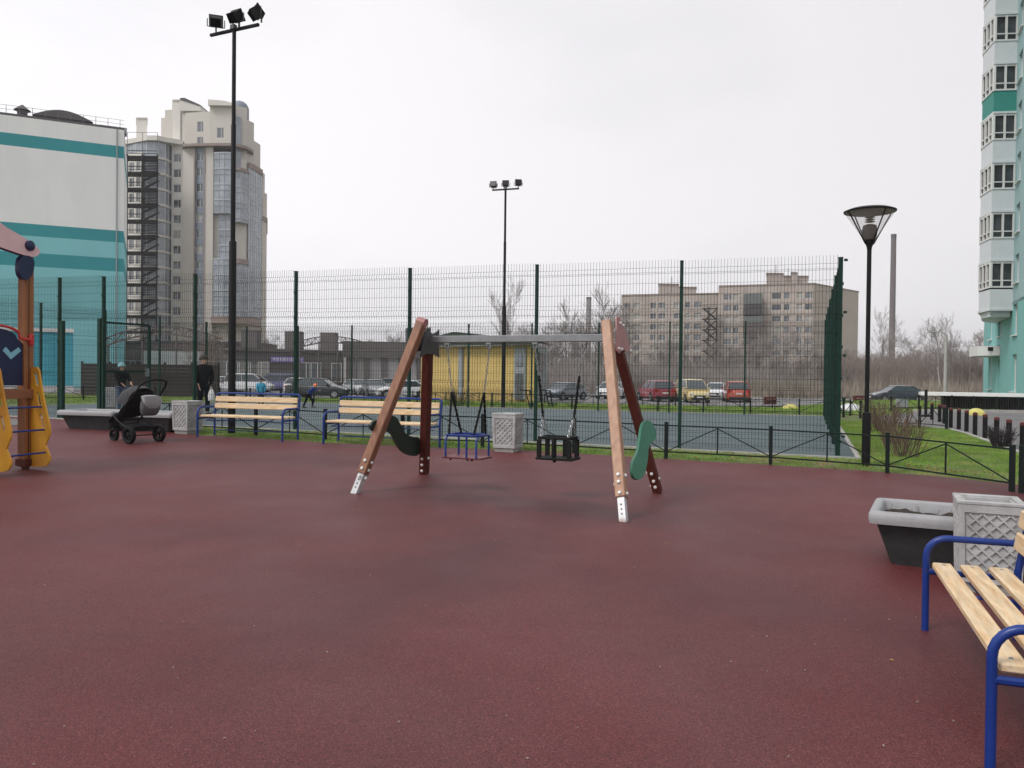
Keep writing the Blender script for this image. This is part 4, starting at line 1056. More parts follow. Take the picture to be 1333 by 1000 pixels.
def add_window(root, A, B, s, z, w, h, depth=.15, kind='plain', pane=True):
    """window whose centre stands at distance s along A->B, recessed by depth"""
    A = Vector((A[0], A[1], 0)); B = Vector((B[0], B[1], 0)); d = (B - A).normalized(); n = Vector((d.y, -d.x, 0))
    f, p = window_mesh(w, h, kind); o = bpy.data.objects.new('window', f); COL.objects.link(o); o.parent = root
    q = A + d * s - n * (depth - .05); o.location = (q.x, q.y, z); o.rotation_euler.z = math.atan2(d.y, d.x)
    if pane:
        k = bpy.data.objects.new('pane', p); COL.objects.link(k); k.parent = o
    return o
def seglen(A, B): return math.hypot(B[0] - A[0], B[1] - A[1])
def windowed_wall(root, name, A, B, z0, z1, wins, m, depth=.15, kind='plain', limit=None):
    """wins = (s centre, z sill, w, h)"""
    mb = MB().wall(A, B, z0, z1, [(s - w / 2, s + w / 2, z, z + h) for s, z, w, h in wins], depth)
    o = mb.build(name, m, root)
    for s, z, w, h in wins: add_window(root, A, B, s, z, w, h, depth, kind)
    return o
ZB = -.8
# ---- white and teal slab on the left
wr = empty('white_slab_building', 'white building with teal bands at the left edge', 'building')
A = P2(-330, 76); B = P2(160, 90); d = Vector((B[0] - A[0], B[1] - A[1])).normalized(); n_in = Vector((-d.y, d.x))
B2 = (B[0] + n_in.x * 16 + .5, B[1] + n_in.y * 16); A2 = (A[0] + n_in.x * 16, A[1] + n_in.y * 16)
z_ = lambda py: Zat(160, py, 90)
bands = [(ZB, z_(354), 'w_lteal'), (z_(354), z_(337), 'w_teal'), (z_(337), z_(316), 'w_lteal'), (z_(316), z_(301), 'w_teal'), (z_(301), z_(206.5), 'w_white'), (z_(206.5), z_(191), 'w_teal'), (z_(191), z_(169.5), 'w_white')]
for a, b, m in bands: MB().plan([A, B, B2, A2], a, b).build('wall_band', M[m], wr)
zt = z_(169.5)
MB().plan([A, B, B2, A2], zt, zt + .25).build('parapet', M['roofdark'], wr)
rf = MB(); c = Vector((*P2(82, 96), Zat(82, 160, 96))); 
pr = [(-3.1 + 6.2 * i / 14, 1.15 * math.sin(PI * i / 14) * .8) for i in range(15)]
rf.prism([c + Vector((d.x * x, d.y * x, z)) for x, z in pr], Vector((n_in.x * 2, n_in.y * 2, 0))).build('barrel_roof', M['roofdark'], wr)
rl_ = MB()
for i in range(40):
    p = Vector((B[0], B[1], zt + .25)) - Vector((d.x, d.y, 0)) * (1.2 * i + .4) + Vector((n_in.x, n_in.y, 0)) * .3
    rl_.beam(p, p + UP * .9, .04, .04)
p = Vector((B[0], B[1], zt + .25)) + Vector((n_in.x, n_in.y, 0)) * .3; q = p - Vector((d.x, d.y, 0)) * 47
for h in (.45, .9): rl_.beam(p + UP * h, q + UP * h, .03, .03)
rl_.build('roof_railing', M['bracket'], wr)
v = MB(); p = P2(146, 92); v.box((p[0], p[1], zt + .5), (2.8, 1.6, .6), rz=math.atan2(d.y, d.x)); v.build('roof_unit', M['greydoor'], wr)
p = P2(28, 88); MB().lathe([(.5, zt), (.5, zt + 1.3), (.85, zt + 1.4), (.1, zt + 2.0)], (p[0], p[1], 0), 12).build('roof_vent', M['roofdark'], wr)
for px in (151,):
    q = Vector((*P2(px, 90), 0)); t = (q - Vector((B[0], B[1], 0))).dot(Vector((d.x, d.y, 0))); q = Vector((B[0], B[1], 0)) + Vector((d.x, d.y, 0)) * t - Vector((n_in.x, n_in.y, 0)) * .08
    MB().lathe([(.07, ZB), (.07, zt)], (q.x, q.y, 0), 8).build('drainpipe', M['greydoor'], wr)
# low turquoise annex
A = P2(-330, 60); B = P2(95, 66); z0, z1 = ZB, Zat(95, 433, 66)
lx = empty('turquoise_annex', 'low bright turquoise corrugated annex below the white slab', 'building')
MB().plan([A, B, (B[0] - 6, B[1] + 9), (A[0], A[1] + 9)], .2, z1).build('wall', mat('turquoise corrugated', (.035, .3, .38), .6, wave=((.025, .23, .3), 1.2, 'X', .6, .9)), lx)
MB().plan([(A[0], A[1] - .1), (B[0] + .1, B[1] - .1), (B[0] - 5.9, B[1] + 9), (A[0], A[1] + 9)], z1, z1 + .3).build('roof_edge', M['wframe'], lx)
MB().plan([(A[0], A[1] - .1), (B[0] + .1, B[1] - .1), (B[0] - 5.9, B[1] + 8), (A[0], A[1] + 9)], ZB, .2).build('base', M['shop2'], lx)
# ---- beige tower
tr = empty('beige_tower', 'tall beige stepped residential tower with curved glazing and domed crown', 'building')
Y0 = 150
Zt = lambda py: Zat(230, py, Y0)
bp = lambda px, dy=0: P2(px, Y0 + dy)
Zd = lambda py, dy: Zat(230, py, Y0 + dy)
fl = [Zt(196.5 + 20.15 * k) for k in range(13)]   # window sill lines
# wing (curved glazing) px 163-222
cw = [bp(150, 6), bp(163, 2), bp(175, .3), bp(190, -.8), bp(204, -.8), bp(214, .3), bp(222, 2.5)]
MB().plan(cw + [bp(222, 20), bp(150, 20)], ZB, Zt(186)).build('wing_glazing', M['glaz'], tr)
MB().plan([bp(149, 5.5), bp(163, 1.2), bp(190, -1.6), bp(204, -1.6), bp(214, -.5), bp(236.5, 1.2), bp(236.5, 20), bp(149, 20)], Zt(186), Zt(180)).build('cornice', M['beige2'], tr)
for k in range(12):
    z = Zt(208 + 20.15 * k); b = MB().plan([bp(149, 5.5), bp(163, 1.6), bp(175, 0), bp(190, -1.1), bp(204, -1.1), bp(214, 0), bp(222, 2.2), bp(222, 8), bp(150, 8)], z - .12, z + .3); b.build('balcony_slab', M['beige2'], tr)
mu_ = MB()
for a, b in zip(cw[:-1], cw[1:]):
    L = seglen(a, b); n = max(1, int(L / 1.1))
    for i in range(n):
        t = i / n; x, y = a[0] + (b[0] - a[0]) * t, a[1] + (b[1] - a[1]) * t; mu_.box((x, y - .02, (Zt(186) + ZB) / 2), (.09, .09, Zt(186) - ZB))
mu_.build('mullion', M['wframe'], tr)
for (pa, pb_, pt) in ((176, 190, 155),): MB().plan([bp(pa, 8), bp(pb_, 8), bp(pb_, 12), bp(pa, 12)], Zt(182), Zd(pt, 8)).plan([bp(pa - .5, 7.8), bp(pb_ + .5, 7.8), bp(pb_ + .5, 12.2), bp(pa - .5, 12.2)], Zd(pt, 8), Zd(pt - 1.2, 8)).build('chimney_stack', M['beige2'], tr)
A, B = bp(163.8, .6), bp(183.5, -1.0); L = seglen(A, B)
windowed_wall(tr, 'wall', A, B, ZB, Zt(200), [(L * .32, Zt(224 + 20.15 * k), 1.3, 1.7) for k in range(11)] + [(L * .75, Zt(224 + 20.15 * k), 1.0, 1.7) for k in range(11)], M['beige2'])
# window column px 222-236
A, B = bp(222, 1.8), bp(236.5, 1.6); L = seglen(A, B)
windowed_wall(tr, 'wall', A, B, ZB, Zt(186), [(L / 2, Zt(208 + 20.15 * k), 1.5, 1.55) for k in range(12)], M['beige2'])
# core px 236-276
A, B = bp(236.5, .8), bp(251, .2); MB().plan([A, B, bp(251, 20), bp(236.5, 20)], ZB, Zt(187)).build('wall', M['beige'], tr)
A, B = bp(251, 0), bp(265, -.3); L = seglen(A, B)
wl = [(L / 2, Zt(209 + 20.15 * k), 1.35, 1.5) for k in range(12)]
MB().wall(A, B, ZB, Zt(192), [(s - w / 2, s + w / 2, z, z + h) for s, z, w, h in wl], .2).build('wall', M['bluegrey'], tr)
for s, z, w, h in wl: add_window(tr, A, B, s, z, w, h, .2)
for px in (250.6, 264): MB().plan([bp(px, -.5), bp(px + 1.9, -.5), bp(px + 1.9, .3), bp(px, .3)], ZB, Zt(191)).build('pilaster', M['brownband'], tr)
MB().plan([bp(266, -.4), bp(276, -.5), bp(276, 20), bp(266, 20)], ZB, Zt(192)).build('wall', M['beige'], tr)
cor = [bp(236, -.6), bp(251, -1.1), bp(276, -1.5), bp(300, -1.6), bp(318, 0), bp(328, 3)]
MB().plan(cor + [bp(328, 20), bp(236, 20)], Zt(192), Zt(188.5)).build('brown_cornice', M['brownband'], tr)
# right glazing px 276-320 and beige infill
def gz_block(name, pts, y0, y1, m, mull=True, back=None):
    bk = [(pts[-1][0] * 1.04 - .4, pts[-1][1] * 1.04), (pts[0][0] * 1.05 + .4, pts[0][1] * 1.05)]
    o = MB().plan(pts + bk, Zt(y1), Zt(y0)).build(name, m, tr)
    if mull:
        g = MB()
        for a, b in zip(pts[:-1], pts[1:]):
            L = seglen(a, b); n = max(1, round(L / 1.0)); ang = math.atan2(b[1] - a[1], b[0] - a[0])
            for i in range(n + 1):
                t = i / n; g.box((a[0] + (b[0] - a[0]) * t, a[1] + (b[1] - a[1]) * t - .03, (Zt(y0) + Zt(y1)) / 2), (.08, .1, Zt(y0) - Zt(y1)), rz=ang)
            y = y0
            while y < y1 - 1:
                for off, hh in ((0, .28), (7.5, .08)):
                    if y + off < y1: z = Zt(y + off); g.beam((a[0], a[1] - .06, z), (b[0], b[1] - .06, z), .08, hh)
                y += 20.15
        g.build('glazing_bar', M['bluegrey_bar'], o)
    return o
M['bluegrey_bar'] = mat('pale glazing bar', (.36, .38, .41), .5)
core = [bp(276, -.7), bp(290, -.9), bp(304, -.6), bp(318, .6), bp(328, 3.5), bp(338, 8), bp(344, 12)]
MB().plan([bp(276, .2), bp(290, .2), bp(304, .4), bp(318, 1.6), bp(328, 4.5), bp(338, 9), bp(343, 12), bp(343, 26), bp(276, 26)], ZB, Zt(205)).build('wall', M['beige'], tr)
gz_block('glazing', [bp(277, -1.2), bp(290, -1.5), bp(301, -1.3)], 201, 279, M['glaz'])
gz_block('glazing', [bp(284, -.6), bp(300, -.6)], 279, 338, M['glaz'])
gz_block('glazing', [bp(277, -1.4), bp(290, -1.7), bp(301, -1.5)], 338, 412, M['glaz'])
gz_block('glazing', [bp(301, -1.2), bp(311, -.8), bp(322, 1.2)], 223, 289, M['glaz'])
gz_block('glazing', [bp(301, -1.2), bp(311, -.8), bp(322, 1.2)], 343, 412, M['glaz'])
gz_block('glazing', [bp(322, 2.2), bp(331, 5), bp(339.5, 8.5)], 213, 410, M['glaz'])
MB().plan([bp(322, 1.9), bp(331, 4.6), bp(340.5, 8), bp(340.5, 12), bp(322, 12)], Zt(213), Zt(206)).build('brown_cornice', M['brownband'], tr)
MB().plan([bp(300, -1.6), bp(311, -1.2), bp(323, 1), bp(323, 12), bp(300, 12)], Zt(223), Zt(219)).build('brown_cornice', M['brownband'], tr)
MB().plan([bp(300, -1.6), bp(311, -1.2), bp(323, 1), bp(323, 12), bp(300, 12)], Zt(343), Zt(337)).build('brown_cornice', M['brownband'], tr)
MB().plan([bp(274, -2), bp(290, -2.2), bp(304, -1.9), bp(323, .6), bp(340, 8), bp(340, 20), bp(274, 20)], Zt(421), Zt(412)).build('brown_cornice', M['brownband'], tr)
MB().plan([bp(340, 9.5), bp(346, 12), bp(346, 26), bp(340, 26)], ZB, Zt(233)).build('wall', M['beige'], tr)
MB().plan([bp(340, 9.2), bp(347, 11.7), bp(347, 26), bp(340, 26)], Zt(273), Zt(267)).build('brown_cornice', M['brownband'], tr)
# crown
A, B = bp(239, .4), bp(271, -.6); L = seglen(A, B)
windowed_wall(tr, 'wall', A, B, Zt(188.5), Zt(146), [(L * .62, Zt(187), 1.3, 1.2), (L * .62, Zt(172), 1.3, 1.9)], M['beige'])
A, B = bp(271, -.6), bp(302, -.7); L = seglen(A, B)
windowed_wall(tr, 'wall', A, B, Zt(188.5), Zt(140), [(L * .45, Zt(180.5), 1.3, 1.9)], M['beige'])
MB().plan([bp(239, .6), bp(271, .2), bp(271, 15), bp(239, 15)], Zt(188.5), Zt(146)).plan([bp(271, .2), bp(302, .2), bp(302, 15), bp(271, 15)], Zt(188.5), Zt(140.2)).build('crown_block', M['beige'], tr)
cp = [bp(270, -1), bp(303, -1)]
mb = MB(); a, b = cp
mb.prism([(a[0], a[1], Zt(140)), (b[0], b[1], Zt(140)), (b[0], b[1], Zt(137)), (a[0] + 3, a[1], Zt(134)), (a[0], a[1], Zt(132.5))], Vector((0, .5, 0)) * 1.0).build('parapet', M['beige2'], tr)
MB().plan([bp(208, 6), bp(223, 5), bp(223, 16), bp(208, 16)], Zt(188), Zd(152, 5)).plan([bp(213, 4.8), bp(223, 4.4), bp(223, 15), bp(213, 15)], Zt(188), Zd(143, 4.5)).build('crown_block', M['beige'], tr)
MB().plan([bp(223, 2.2), bp(233, 2), bp(233, 8), bp(223, 8)], Zt(186), Zd(131, 2)).plan([bp(222.5, 2), bp(233.5, 1.8), bp(233.5, 8.2), bp(222.5, 8.2)], Zd(131, 2), Zd(129.5, 2)).build('chimney_stack', M['beige2'], tr)
MB().plan([bp(232, 2.3), bp(239, 2.1), bp(239, 12), bp(232, 12)], Zt(188), Zd(142, 2)).build('crown_block', M['beige'], tr)
a, b = bp(238, 3), bp(264, 3)
MB().prism([(a[0], a[1], Zd(146, 2)), (a[0], a[1], Zd(132.2, 2)), (b[0], b[1], Zd(140.2, 2)), (b[0], b[1], Zd(146, 2))], Vector((0, 1.9, 0))).build('crown_block', M['beige2'], tr)
MB().prism([(a[0], a[1], Zd(132, 2)), (a[0], a[1], Zd(130, 2)), (a[0] + .8, a[1], Zd(129.5, 2)), (b[0], b[1], Zd(138.5, 2)), (b[0], b[1], Zd(140, 2))], Vector((0, 2, 0))).build('roof', M['roofdark'], tr)
MB().plan([bp(239, 4), bp(263, 4), bp(263, 10), bp(239, 10)], Zt(146), Zt(141)).build('crown_block', M['beige2'], tr)
c = bp(309.5, 4)
r = 1.75
Zo = Zt; Zt = lambda py: Zd(py, 3.5)
MB().lathe([(r, Zt(219)), (r, Zt(141))] + [(r * math.cos(R(t)), Zt(141) + r * math.sin(R(t)) * .95) for t in range(15, 90, 15)] + [(.02, Zt(141) + r * .95)], (c[0], c[1], 0), 20).build('dome_turret', M['bluegrey'], tr, smooth=True)
MB().plan([bp(302, .6), bp(319.5, 2), bp(319.5, 14), bp(302, 14)], Zt(219), Zt(143)).plan([bp(319.5, 3), bp(328.5, 5), bp(328.5, 14), bp(319.5, 14)], Zt(219), Zt(156)).plan([bp(328.5, 6), bp(337, 9), bp(337, 18), bp(328.5, 18)], Zt(219), Zt(177)).build('crown_block', M['beige'], tr)
Zt = Zo
A, B = bp(322, 4.1), bp(328, 5.3); add_window(tr, (A[0], A[1] - .25), (B[0], B[1] - .25), .5, Zt(200), 1.1, 3.2, .0)
MB().plan([bp(303, .2), bp(312, .9), bp(312, 2), bp(303, 2)], Zt(219), Zt(150)).build('glazing', M['glaz'], tr)
# black steel fire stair in front of the wing
fs = MB(); xL, xM, xR = 164.5, 184, 203.5; yo = -4.5
for px in (xL, xM, xR):
    for dy in (yo, yo + 2.4):
        p = bp(px, dy); fs.box((p[0], p[1], (Zt(210) + ZB) / 2), (.28 if px == xM else .2, .2, Zt(210) - ZB))
for k in range(24):
    z = Zt(212 + 10.07 * k); a, b = bp(xL, yo), bp(xR, yo)
    if k % 2 == 0:
        fs.plan([a, b, bp(xR, yo + 2.4), bp(xL, yo + 2.4)], z - .35, z + .05)
        for q in (.45, .9): fs.beam((a[0], a[1], z + q), (b[0], b[1], z + q), .07, .08)
    m1, m2 = bp(xM + .6, yo), bp(xR, yo)
    if k % 4 in (0, 1):
        for q in range(5):
            zz = z - .2 - q * .27; fs.beam((m1[0], m1[1], zz), (m2[0], m2[1], zz - .04), .5, .07)
    else:
        fs.beam((m1[0], m1[1] + .6, z - 1.4), (m2[0], m2[1] + .6, z), .7, .12)
    n1, n2 = bp(xL, yo + 1.6), bp(xM, yo + 1.6)
    if k % 2: fs.beam((n1[0], n1[1], z), (n2[0], n2[1], z), .06, .08)
fs.build('fire_stair', M['blacksteel'], tr)
tg = MB()
for h in (.5, 1.0, 4.2): 
    a, b = bp(xL, yo), bp(xR, yo); z = Zt(212); tg.beam((a[0], a[1], z + h), (b[0], b[1], z + h), .06, .06)
for px in (xL, xM, xR): p = bp(px, yo); tg.box((p[0], p[1], Zt(212) + 2.1), (.07, .07, 4.2))
tg.build('stair_cage', M['bracket'], tr)
# ---- shops between
def simple_block(name, label, pl, pr_, Yl, Yr, top_l, m, depth=10, z0=ZB, cat='building'):
    root = empty(name, label, cat)
    A, B = P2(pl, Yl), P2(pr_, Yr); zt = Zat(pl, top_l, Yl)
    d = Vector((B[0] - A[0], B[1] - A[1])).normalized(); n = Vector((-d.y, d.x)) * depth
    MB().plan([A, B, (B[0] + n.x, B[1] + n.y), (A[0] + n.x, A[1] + n.y)], z0, zt).build('wall', m, root)
    MB().plan([(A[0] - d.x * .2 + d.y * .2, A[1] - d.y * .2 - d.x * .2), (B[0] + d.x * .2 + d.y * .2, B[1] + d.y * .2 - d.x * .2), (B[0] + n.x, B[1] + n.y), (A[0] + n.x, A[1] + n.y)], zt, zt + .35).build('roof_edge', M['shop'], root)
    return root, A, B, zt
s1, A, B, zt = simple_block('shop_building', 'dark grey shop building behind the left car park with violet sign', 300, 452, 88, 94, 457, M['shop'])
d = Vector((B[0] - A[0], B[1] - A[1], 0)).normalized(); n = Vector((d.y, -d.x, 0)); L = seglen(A, B); A3 = Vector((*A, 0))
for t, w_ in ((.05, 2.2), (.14, 2.2), (.23, 2.2), (.62, 1.2), (.72, 1.2), (.9, 1.2)):
    add_window(s1, A, B, L * t, .4, w_, 2.2, -.05)
sg = MB().box((0, 0, 0), (3.6, .15, .55)); p = A3 + d * L * .47 + n * .12; o = sg.build('shop_sign', M['sign_violet'], s1, loc=(p.x, p.y, 2.9), rz=math.atan2(d.y, d.x))
lt_ = MB()
for i in range(9): lt_.box((-1.5 + i * .37, -.085, 0), (.24 if i % 3 else .3, .02, .24 + .08 * (i % 2)))
lt_.build('lettering', M['wframe'], o)
for t in (.18, .55, .86):
    p = A3 + d * L * t - n * 1.2; MB().box((p.x, p.y, zt + 1.2), (1.8, 1.5, 2.4)).build('roof_stack', M['shop'], s1)
s2, A, B, zt = simple_block('shop_building', 'low pale shop with dark pillars and a deep grey fascia left of the yellow building', 452, 556, 84, 86, 463, M['shop2'])
d = Vector((B[0] - A[0], B[1] - A[1], 0)).normalized(); n = Vector((d.y, -d.x, 0)); L = seglen(A, B); A3 = Vector((*A, 0)); an = math.atan2(d.y, d.x)
for i in range(5):
    p = A3 + d * L * (.02 + .22 * i) + n * .15; MB().box((p.x, p.y, (zt + ZB) / 2), (.6, .5, zt - ZB), rz=an).build('pillar', M['shop'], s2)
p = A3 + d * L * .5 + n * .6; MB().box((p.x - n.x * .4, p.y - n.y * .4, zt + .65), (L + 1, .7, 1.7), rz=an).build('fascia', M['shop'], s2)
p = A3 + d * L * .86 + n * .0; MB().box((p.x, p.y, zt + 2.2), (2.2, 1.6, 1.6), rz=an).build('roof_unit', M['bracket'], s2)
s3, A, B, zt = simple_block('shop_building', 'reddish brown low building partly hidden by the left swing leg', 515, 552, 98, 98, 462, M['brownband'])
# brick low block far left behind the floodlight
s4, A, B, zt = simple_block('low_building', 'grey brown low building at the foot of the beige tower', 150, 330, 100, 100, 447, M['brownband'])
L = seglen(A, B)
for t in (.1, .22, .34, .46, .7, .8, .9): add_window(s4, A, B, L * t, .8, 1.8, 1.9, -.05)
MB().box((P2(225, 99)[0], P2(225, 99)[1], 2.3), (7, 1.2, 3.2)).build('entrance', M['wframe'], s4)
# truss canopies
def truss(label, pl, pr_, Y, ybase, ytop, n=18):
    root = empty('truss_canopy', label, 'canopy'); m = MB()
    for dy in (0, 4):
        up = []; lo = []
        for i in range(n + 1):
            px = pl + (pr_ - pl) * i / n; t = 2 * i / n - 1; a = at(px, ybase - (ybase - ytop) * (1 - t * t), Y + dy); up.append(a); lo.append(a - UP * .62)
        m.tube(up, .07, 4).tube(lo, .07, 4)
        for i in range(n):
            m.beam(lo[i], up[i + 1] if i % 2 == 0 else up[i], .05, .05); m.beam(up[i], lo[i + 1] if i % 2 else lo[i], .05, .05) if i % 2 else m.beam(up[i], lo[i], .05, .05)
        if dy == 0: f_ = up
        else:
            for a, b in zip(f_[::2], up[::2]): m.beam(a, b, .05, .05)
    m.build('truss', M['trusssteel'], root)
    for k in (.08, .36, .64, .92):
        i = int(k * n)
        for q in (f_[i], up[i]): MB().lathe([(.08, ZB), (.08, q.z - .6)], (q.x, q.y, 0), 8).build('post', M['trusssteel'], root)
M['trusssteel'] = mat('grey truss steel', (.12, .1, .1), .6)
truss('arched steel truss canopy above the brown board wall on the left', 132, 292, 62, 443, 425)
truss('arched steel truss canopy over the dark shop building', 386, 474, 80, 446, 438)
# brown board wall
bw = empty('board_wall', 'dark brown horizontal board wall beyond the left end of the court', 'fence')
A, B = P2(106, 44), P2(284, 45); zt = Zat(200, 472, 44.5); an = math.atan2(B[1] - A[1], B[0] - A[0]); L = seglen(A, B)
z = -.3; k = 0
b_ = MB()
while z < zt - .1:
    b_.box(((A[0] + B[0]) / 2, (A[1] + B[1]) / 2, z + .1), (L, .05, .194), rz=an); z += .2
b_.build('boards', M['brownfence'], bw)
for i in range(6): 
    t = i / 5; MB().box((A[0] + (B[0] - A[0]) * t, A[1] + (B[1] - A[1]) * t + .08, zt / 2 - .15), (.1, .1, zt + .35), rz=an).build('post', M['brownfence'], bw)
# ---- yellow building
yb = empty('yellow_building', 'low yellow corrugated building with dark roof edge behind the swings', 'building')
A, B = P2(548, 58), P2(697, 52); d = Vector((B[0] - A[0], B[1] - A[1], 0)).normalized(); n = Vector((d.y, -d.x, 0)); L = seglen(A, B); an = math.atan2(d.y, d.x)
C = P2(712, 59); D_ = (A[0] + (C[0] - B[0]), A[1] + (C[1] - B[1]))
zt = Zat(697, 449, 52); zb_ = ZB; ztl = Zat(548, 450, 58)
A3 = Vector((*A, 0)); B3 = Vector((*B, 0)); C3 = Vector((*C, 0)); D3 = Vector((*D_, 0))
o = MB().box((L / 2, 0, 0), (L, .3, zt + .5)); o = o.build('wall', M['ycorr'], yb, loc=(A[0] - n.x * .15, A[1] - n.y * .15, (zt - .5) / 2), rz=an)
MB().plan([(B[0] - n.x * .01, B[1]), C, D_, (A[0] - n.x * .3, A[1] - n.y * .3), (B[0] - n.x * .3, B[1] - n.y * .3)], ZB, zt).build('side_wall', M['greydoor'], yb)
pk = A3 + d * L * .36
rf = MB(); ov = .5
a, b, p_ = A3 - d * ov + n * ov, B3 + d * ov + n * ov, pk + n * ov
rf.prism([a + UP * zt, b + UP * zt, b + UP * (zt + .28), p_ + UP * (zt + .95), a + UP * (zt + .3)], n * .15)
bk = (C3 - B3)
rf.prism([a + UP * (zt + .01) - n * .2, p_ + UP * (zt + .9) - n * .2, b + UP * (zt + .22) - n * .2, b + UP * (zt + .01) - n * .2], n * .01)
rf._add([a + UP * (zt + .3), p_ + UP * (zt + .95), b + UP * (zt + .28), a + bk + UP * (zt + .3), p_ + bk + UP * (zt + .95), b + bk + UP * (zt + .28)], [(0, 1, 4, 3), (1, 2, 5, 4)])
rf.build('roof', M['roofgreen'], yb)
for t, w_, m in ((.38, .35, 'greydoor'), (.885, .9, 'greydoor')):
    p = A3 + d * L * t + n * .08; MB().box((p.x, p.y, zt / 2 - .1), (w_, .16, zt - .1), rz=an).build('downpipe_panel', M[m], yb)
p = A3 + d * L * .885 + n * .18; q = MB().box((p.x, p.y, zt * .72), (.5, .06, .8), rz=an).build('window', M['glaz_pane'], yb)
MB().box((p.x, p.y, .75), (.6, .05, 1.7), rz=an).build('door', M['bracket'], yb)
d2 = (C3 - B3).normalized(); n2 = Vector((d2.y, -d2.x, 0)); q = B3 + d2 * 3 + n2 * .05
MB().box((q.x, q.y, zt * .7), (3.4, .1, 1.2), rz=math.atan2(d2.y, d2.x)).build('window', M['glaz_pane'], yb)
p = A3 + d * L * .5 + n * .02; MB().box((p.x, p.y, .15), (L, .06, .9), rz=an).build('base', mat('ochre base', (.42, .3, .1), .8, var=.1), yb)
# two slanted bike stands
for px in (683, 709):
    root = empty('bike_stand', 'black slanted steel stand in front of the yellow building, ' + ('left one' if px == 683 else 'right one by the corner'), 'stand', gp(px, 530))
    root.scale = (.62, .62, .62); m = MB(); m.tube([(-.35, 0, 1.2), (.35, 0, 1.15), (.62, 0, -.2)], .05, 6).tube([(.05, .0, 1.15), (.35, 0, .0)], .045, 6).tube([(.3, -.2, .25), (.9, .2, .2)], .045, 6); m.build('frame', M['black_paint'], root)
# ---- panel block
pb = empty('panel_block', 'nine storey beige panel apartment block behind the car park', 'building')
def pblock(pl, pr_, Yl, Yr, ytop_l, wins, name, seams=True, depth=16, skip=None):
    A, B = P2(pl, Yl), P2(pr_, Yr); zt = Zat(pl, ytop_l, Yl); L = seglen(A, B)
    hs = [(t * L, zz, w, h) for t, w in wins for zz, h in rows(zt)]
    hs = [h for h in hs if not (skip and skip(h[0] / L, h[1]))]
    mb = MB().wall(A, B, ZB - 1, zt, [(s - w / 2, s + w / 2, z, z + h) for s, z, w, h in hs], .25)
    mb.build('wall', M['panel'], pb)
    d = Vector((B[0] - A[0], B[1] - A[1])).normalized(); n = Vector((-d.y, d.x))
    MB().plan([(A[0] + n.x * .3, A[1] + n.y * .3), (B[0] + n.x * .3, B[1] + n.y * .3), (B[0] + n.x * depth, B[1] + n.y * depth), (A[0] + n.x * depth, A[1] + n.y * depth)], ZB - 1, zt - .01).build('wall', M['panel'], pb)
    MB().plan([(A[0] - n.x * .15, A[1] - n.y * .15), (B[0] - n.x * .15, B[1] - n.y * .15), (B[0] + n.x * depth, B[1] + n.y * depth), (A[0] + n.x * depth, A[1] + n.y * depth)], zt, zt + .35).build('roof_edge', M['brownband'], pb)
    sm_ = MB()
    an = math.atan2(d.y, d.x)
    k = 0
    for zz, h in rows(zt):
        sm_.beam((A[0] - n.x * .012, A[1] - n.y * .012, zz - .85), (B[0] - n.x * .012, B[1] - n.y * .012, zz - .85), .05, .06)
    x = 3.2
    while x < L - 1:
        p = (A[0] + d.x * x - n.x * .01, A[1] + d.y * x - n.y * .01)
        if not any(abs(x - s) < w / 2 + .1 for s, z, w, h in hs): sm_.box((p[0], p[1], zt / 2), (.06, .05, zt - .1), rz=an)
        x += 3.2
    sm_.build('panel_seam', M['panel_seam'], pb)
    return A, B, zt, L, hs
def rows(zt):
    return [(zt - 3.4 - 2.8 * k, 1.5) for k in range(8)]
winsL = [(.06, 1.6), (.16, 1.6), (.33, 1.5), (.42, 1.8), (.58, 1.8), (.68, 1.3), (.78, 1.8)]
A, B, zt, L, hs = pblock(808, 936, 214, 206, 385.5, winsL, 'left')
allw = [(A, B, h) for h in hs if h[1] > 3]
winsR = [(.1, 2.0), (.19, 1.4), (.34, 1.5), (.44, 1.4), (.62, 2.2), (.73, 1.4), (.86, 1.4), (.96, 1.9)]
A2_, B2_, zt2, L2, hs2 = pblock(934, 1057, 204, 196, 373.5, winsR, 'right')
allw = allw + [(A2_, B2_, h) for h in hs2 if h[1] > 5]
random.shuffle(allw)
nwin = 0
for A_, B_, h in allw:
    if nwin < 99: add_window(pb, A_, B_, h[0], h[1], h[2], h[3], .25, pane=True); nwin += 1
    else: break
mb = MB()
rest = [w_ for w_ in [(A, B, h) for h in hs] + [(A2_, B2_, h) for h in hs2] if w_ not in allw[:99]]
for A_, B_, h in rest:
    d = Vector((B_[0] - A_[0], B_[1] - A_[1], 0)).normalized(); n = Vector((d.y, -d.x, 0)); p = Vector((*A_, 0)) + d * h[0] - n * .2
    mb.box((p.x, p.y, h[1] + h[3] / 2), (h[2], .04, h[3]), rz=math.atan2(d.y, d.x))
tag(mb.build('lower_windows', M['glaz_pane'], pb), kind='stuff')
C2_ = P2(1116, 214)
MB().plan([B2_, C2_, (C2_[0] - 8, C2_[1] + 4), (B2_[0] - 8, B2_[1] + 12)], ZB - 1, zt2 + .02).build('end_wall', mat('lighter end wall', (.4, .355, .31), .9, var=.06, vscale=.2), pb)
MB().plan([(B2_[0], B2_[1] - .2), (C2_[0] + .2, C2_[1]), (C2_[0] - 8, C2_[1] + 4), (B2_[0] - 8, B2_[1] + 12)], zt2 + .02, zt2 + .36).build('roof_edge', M['brownband'], pb)
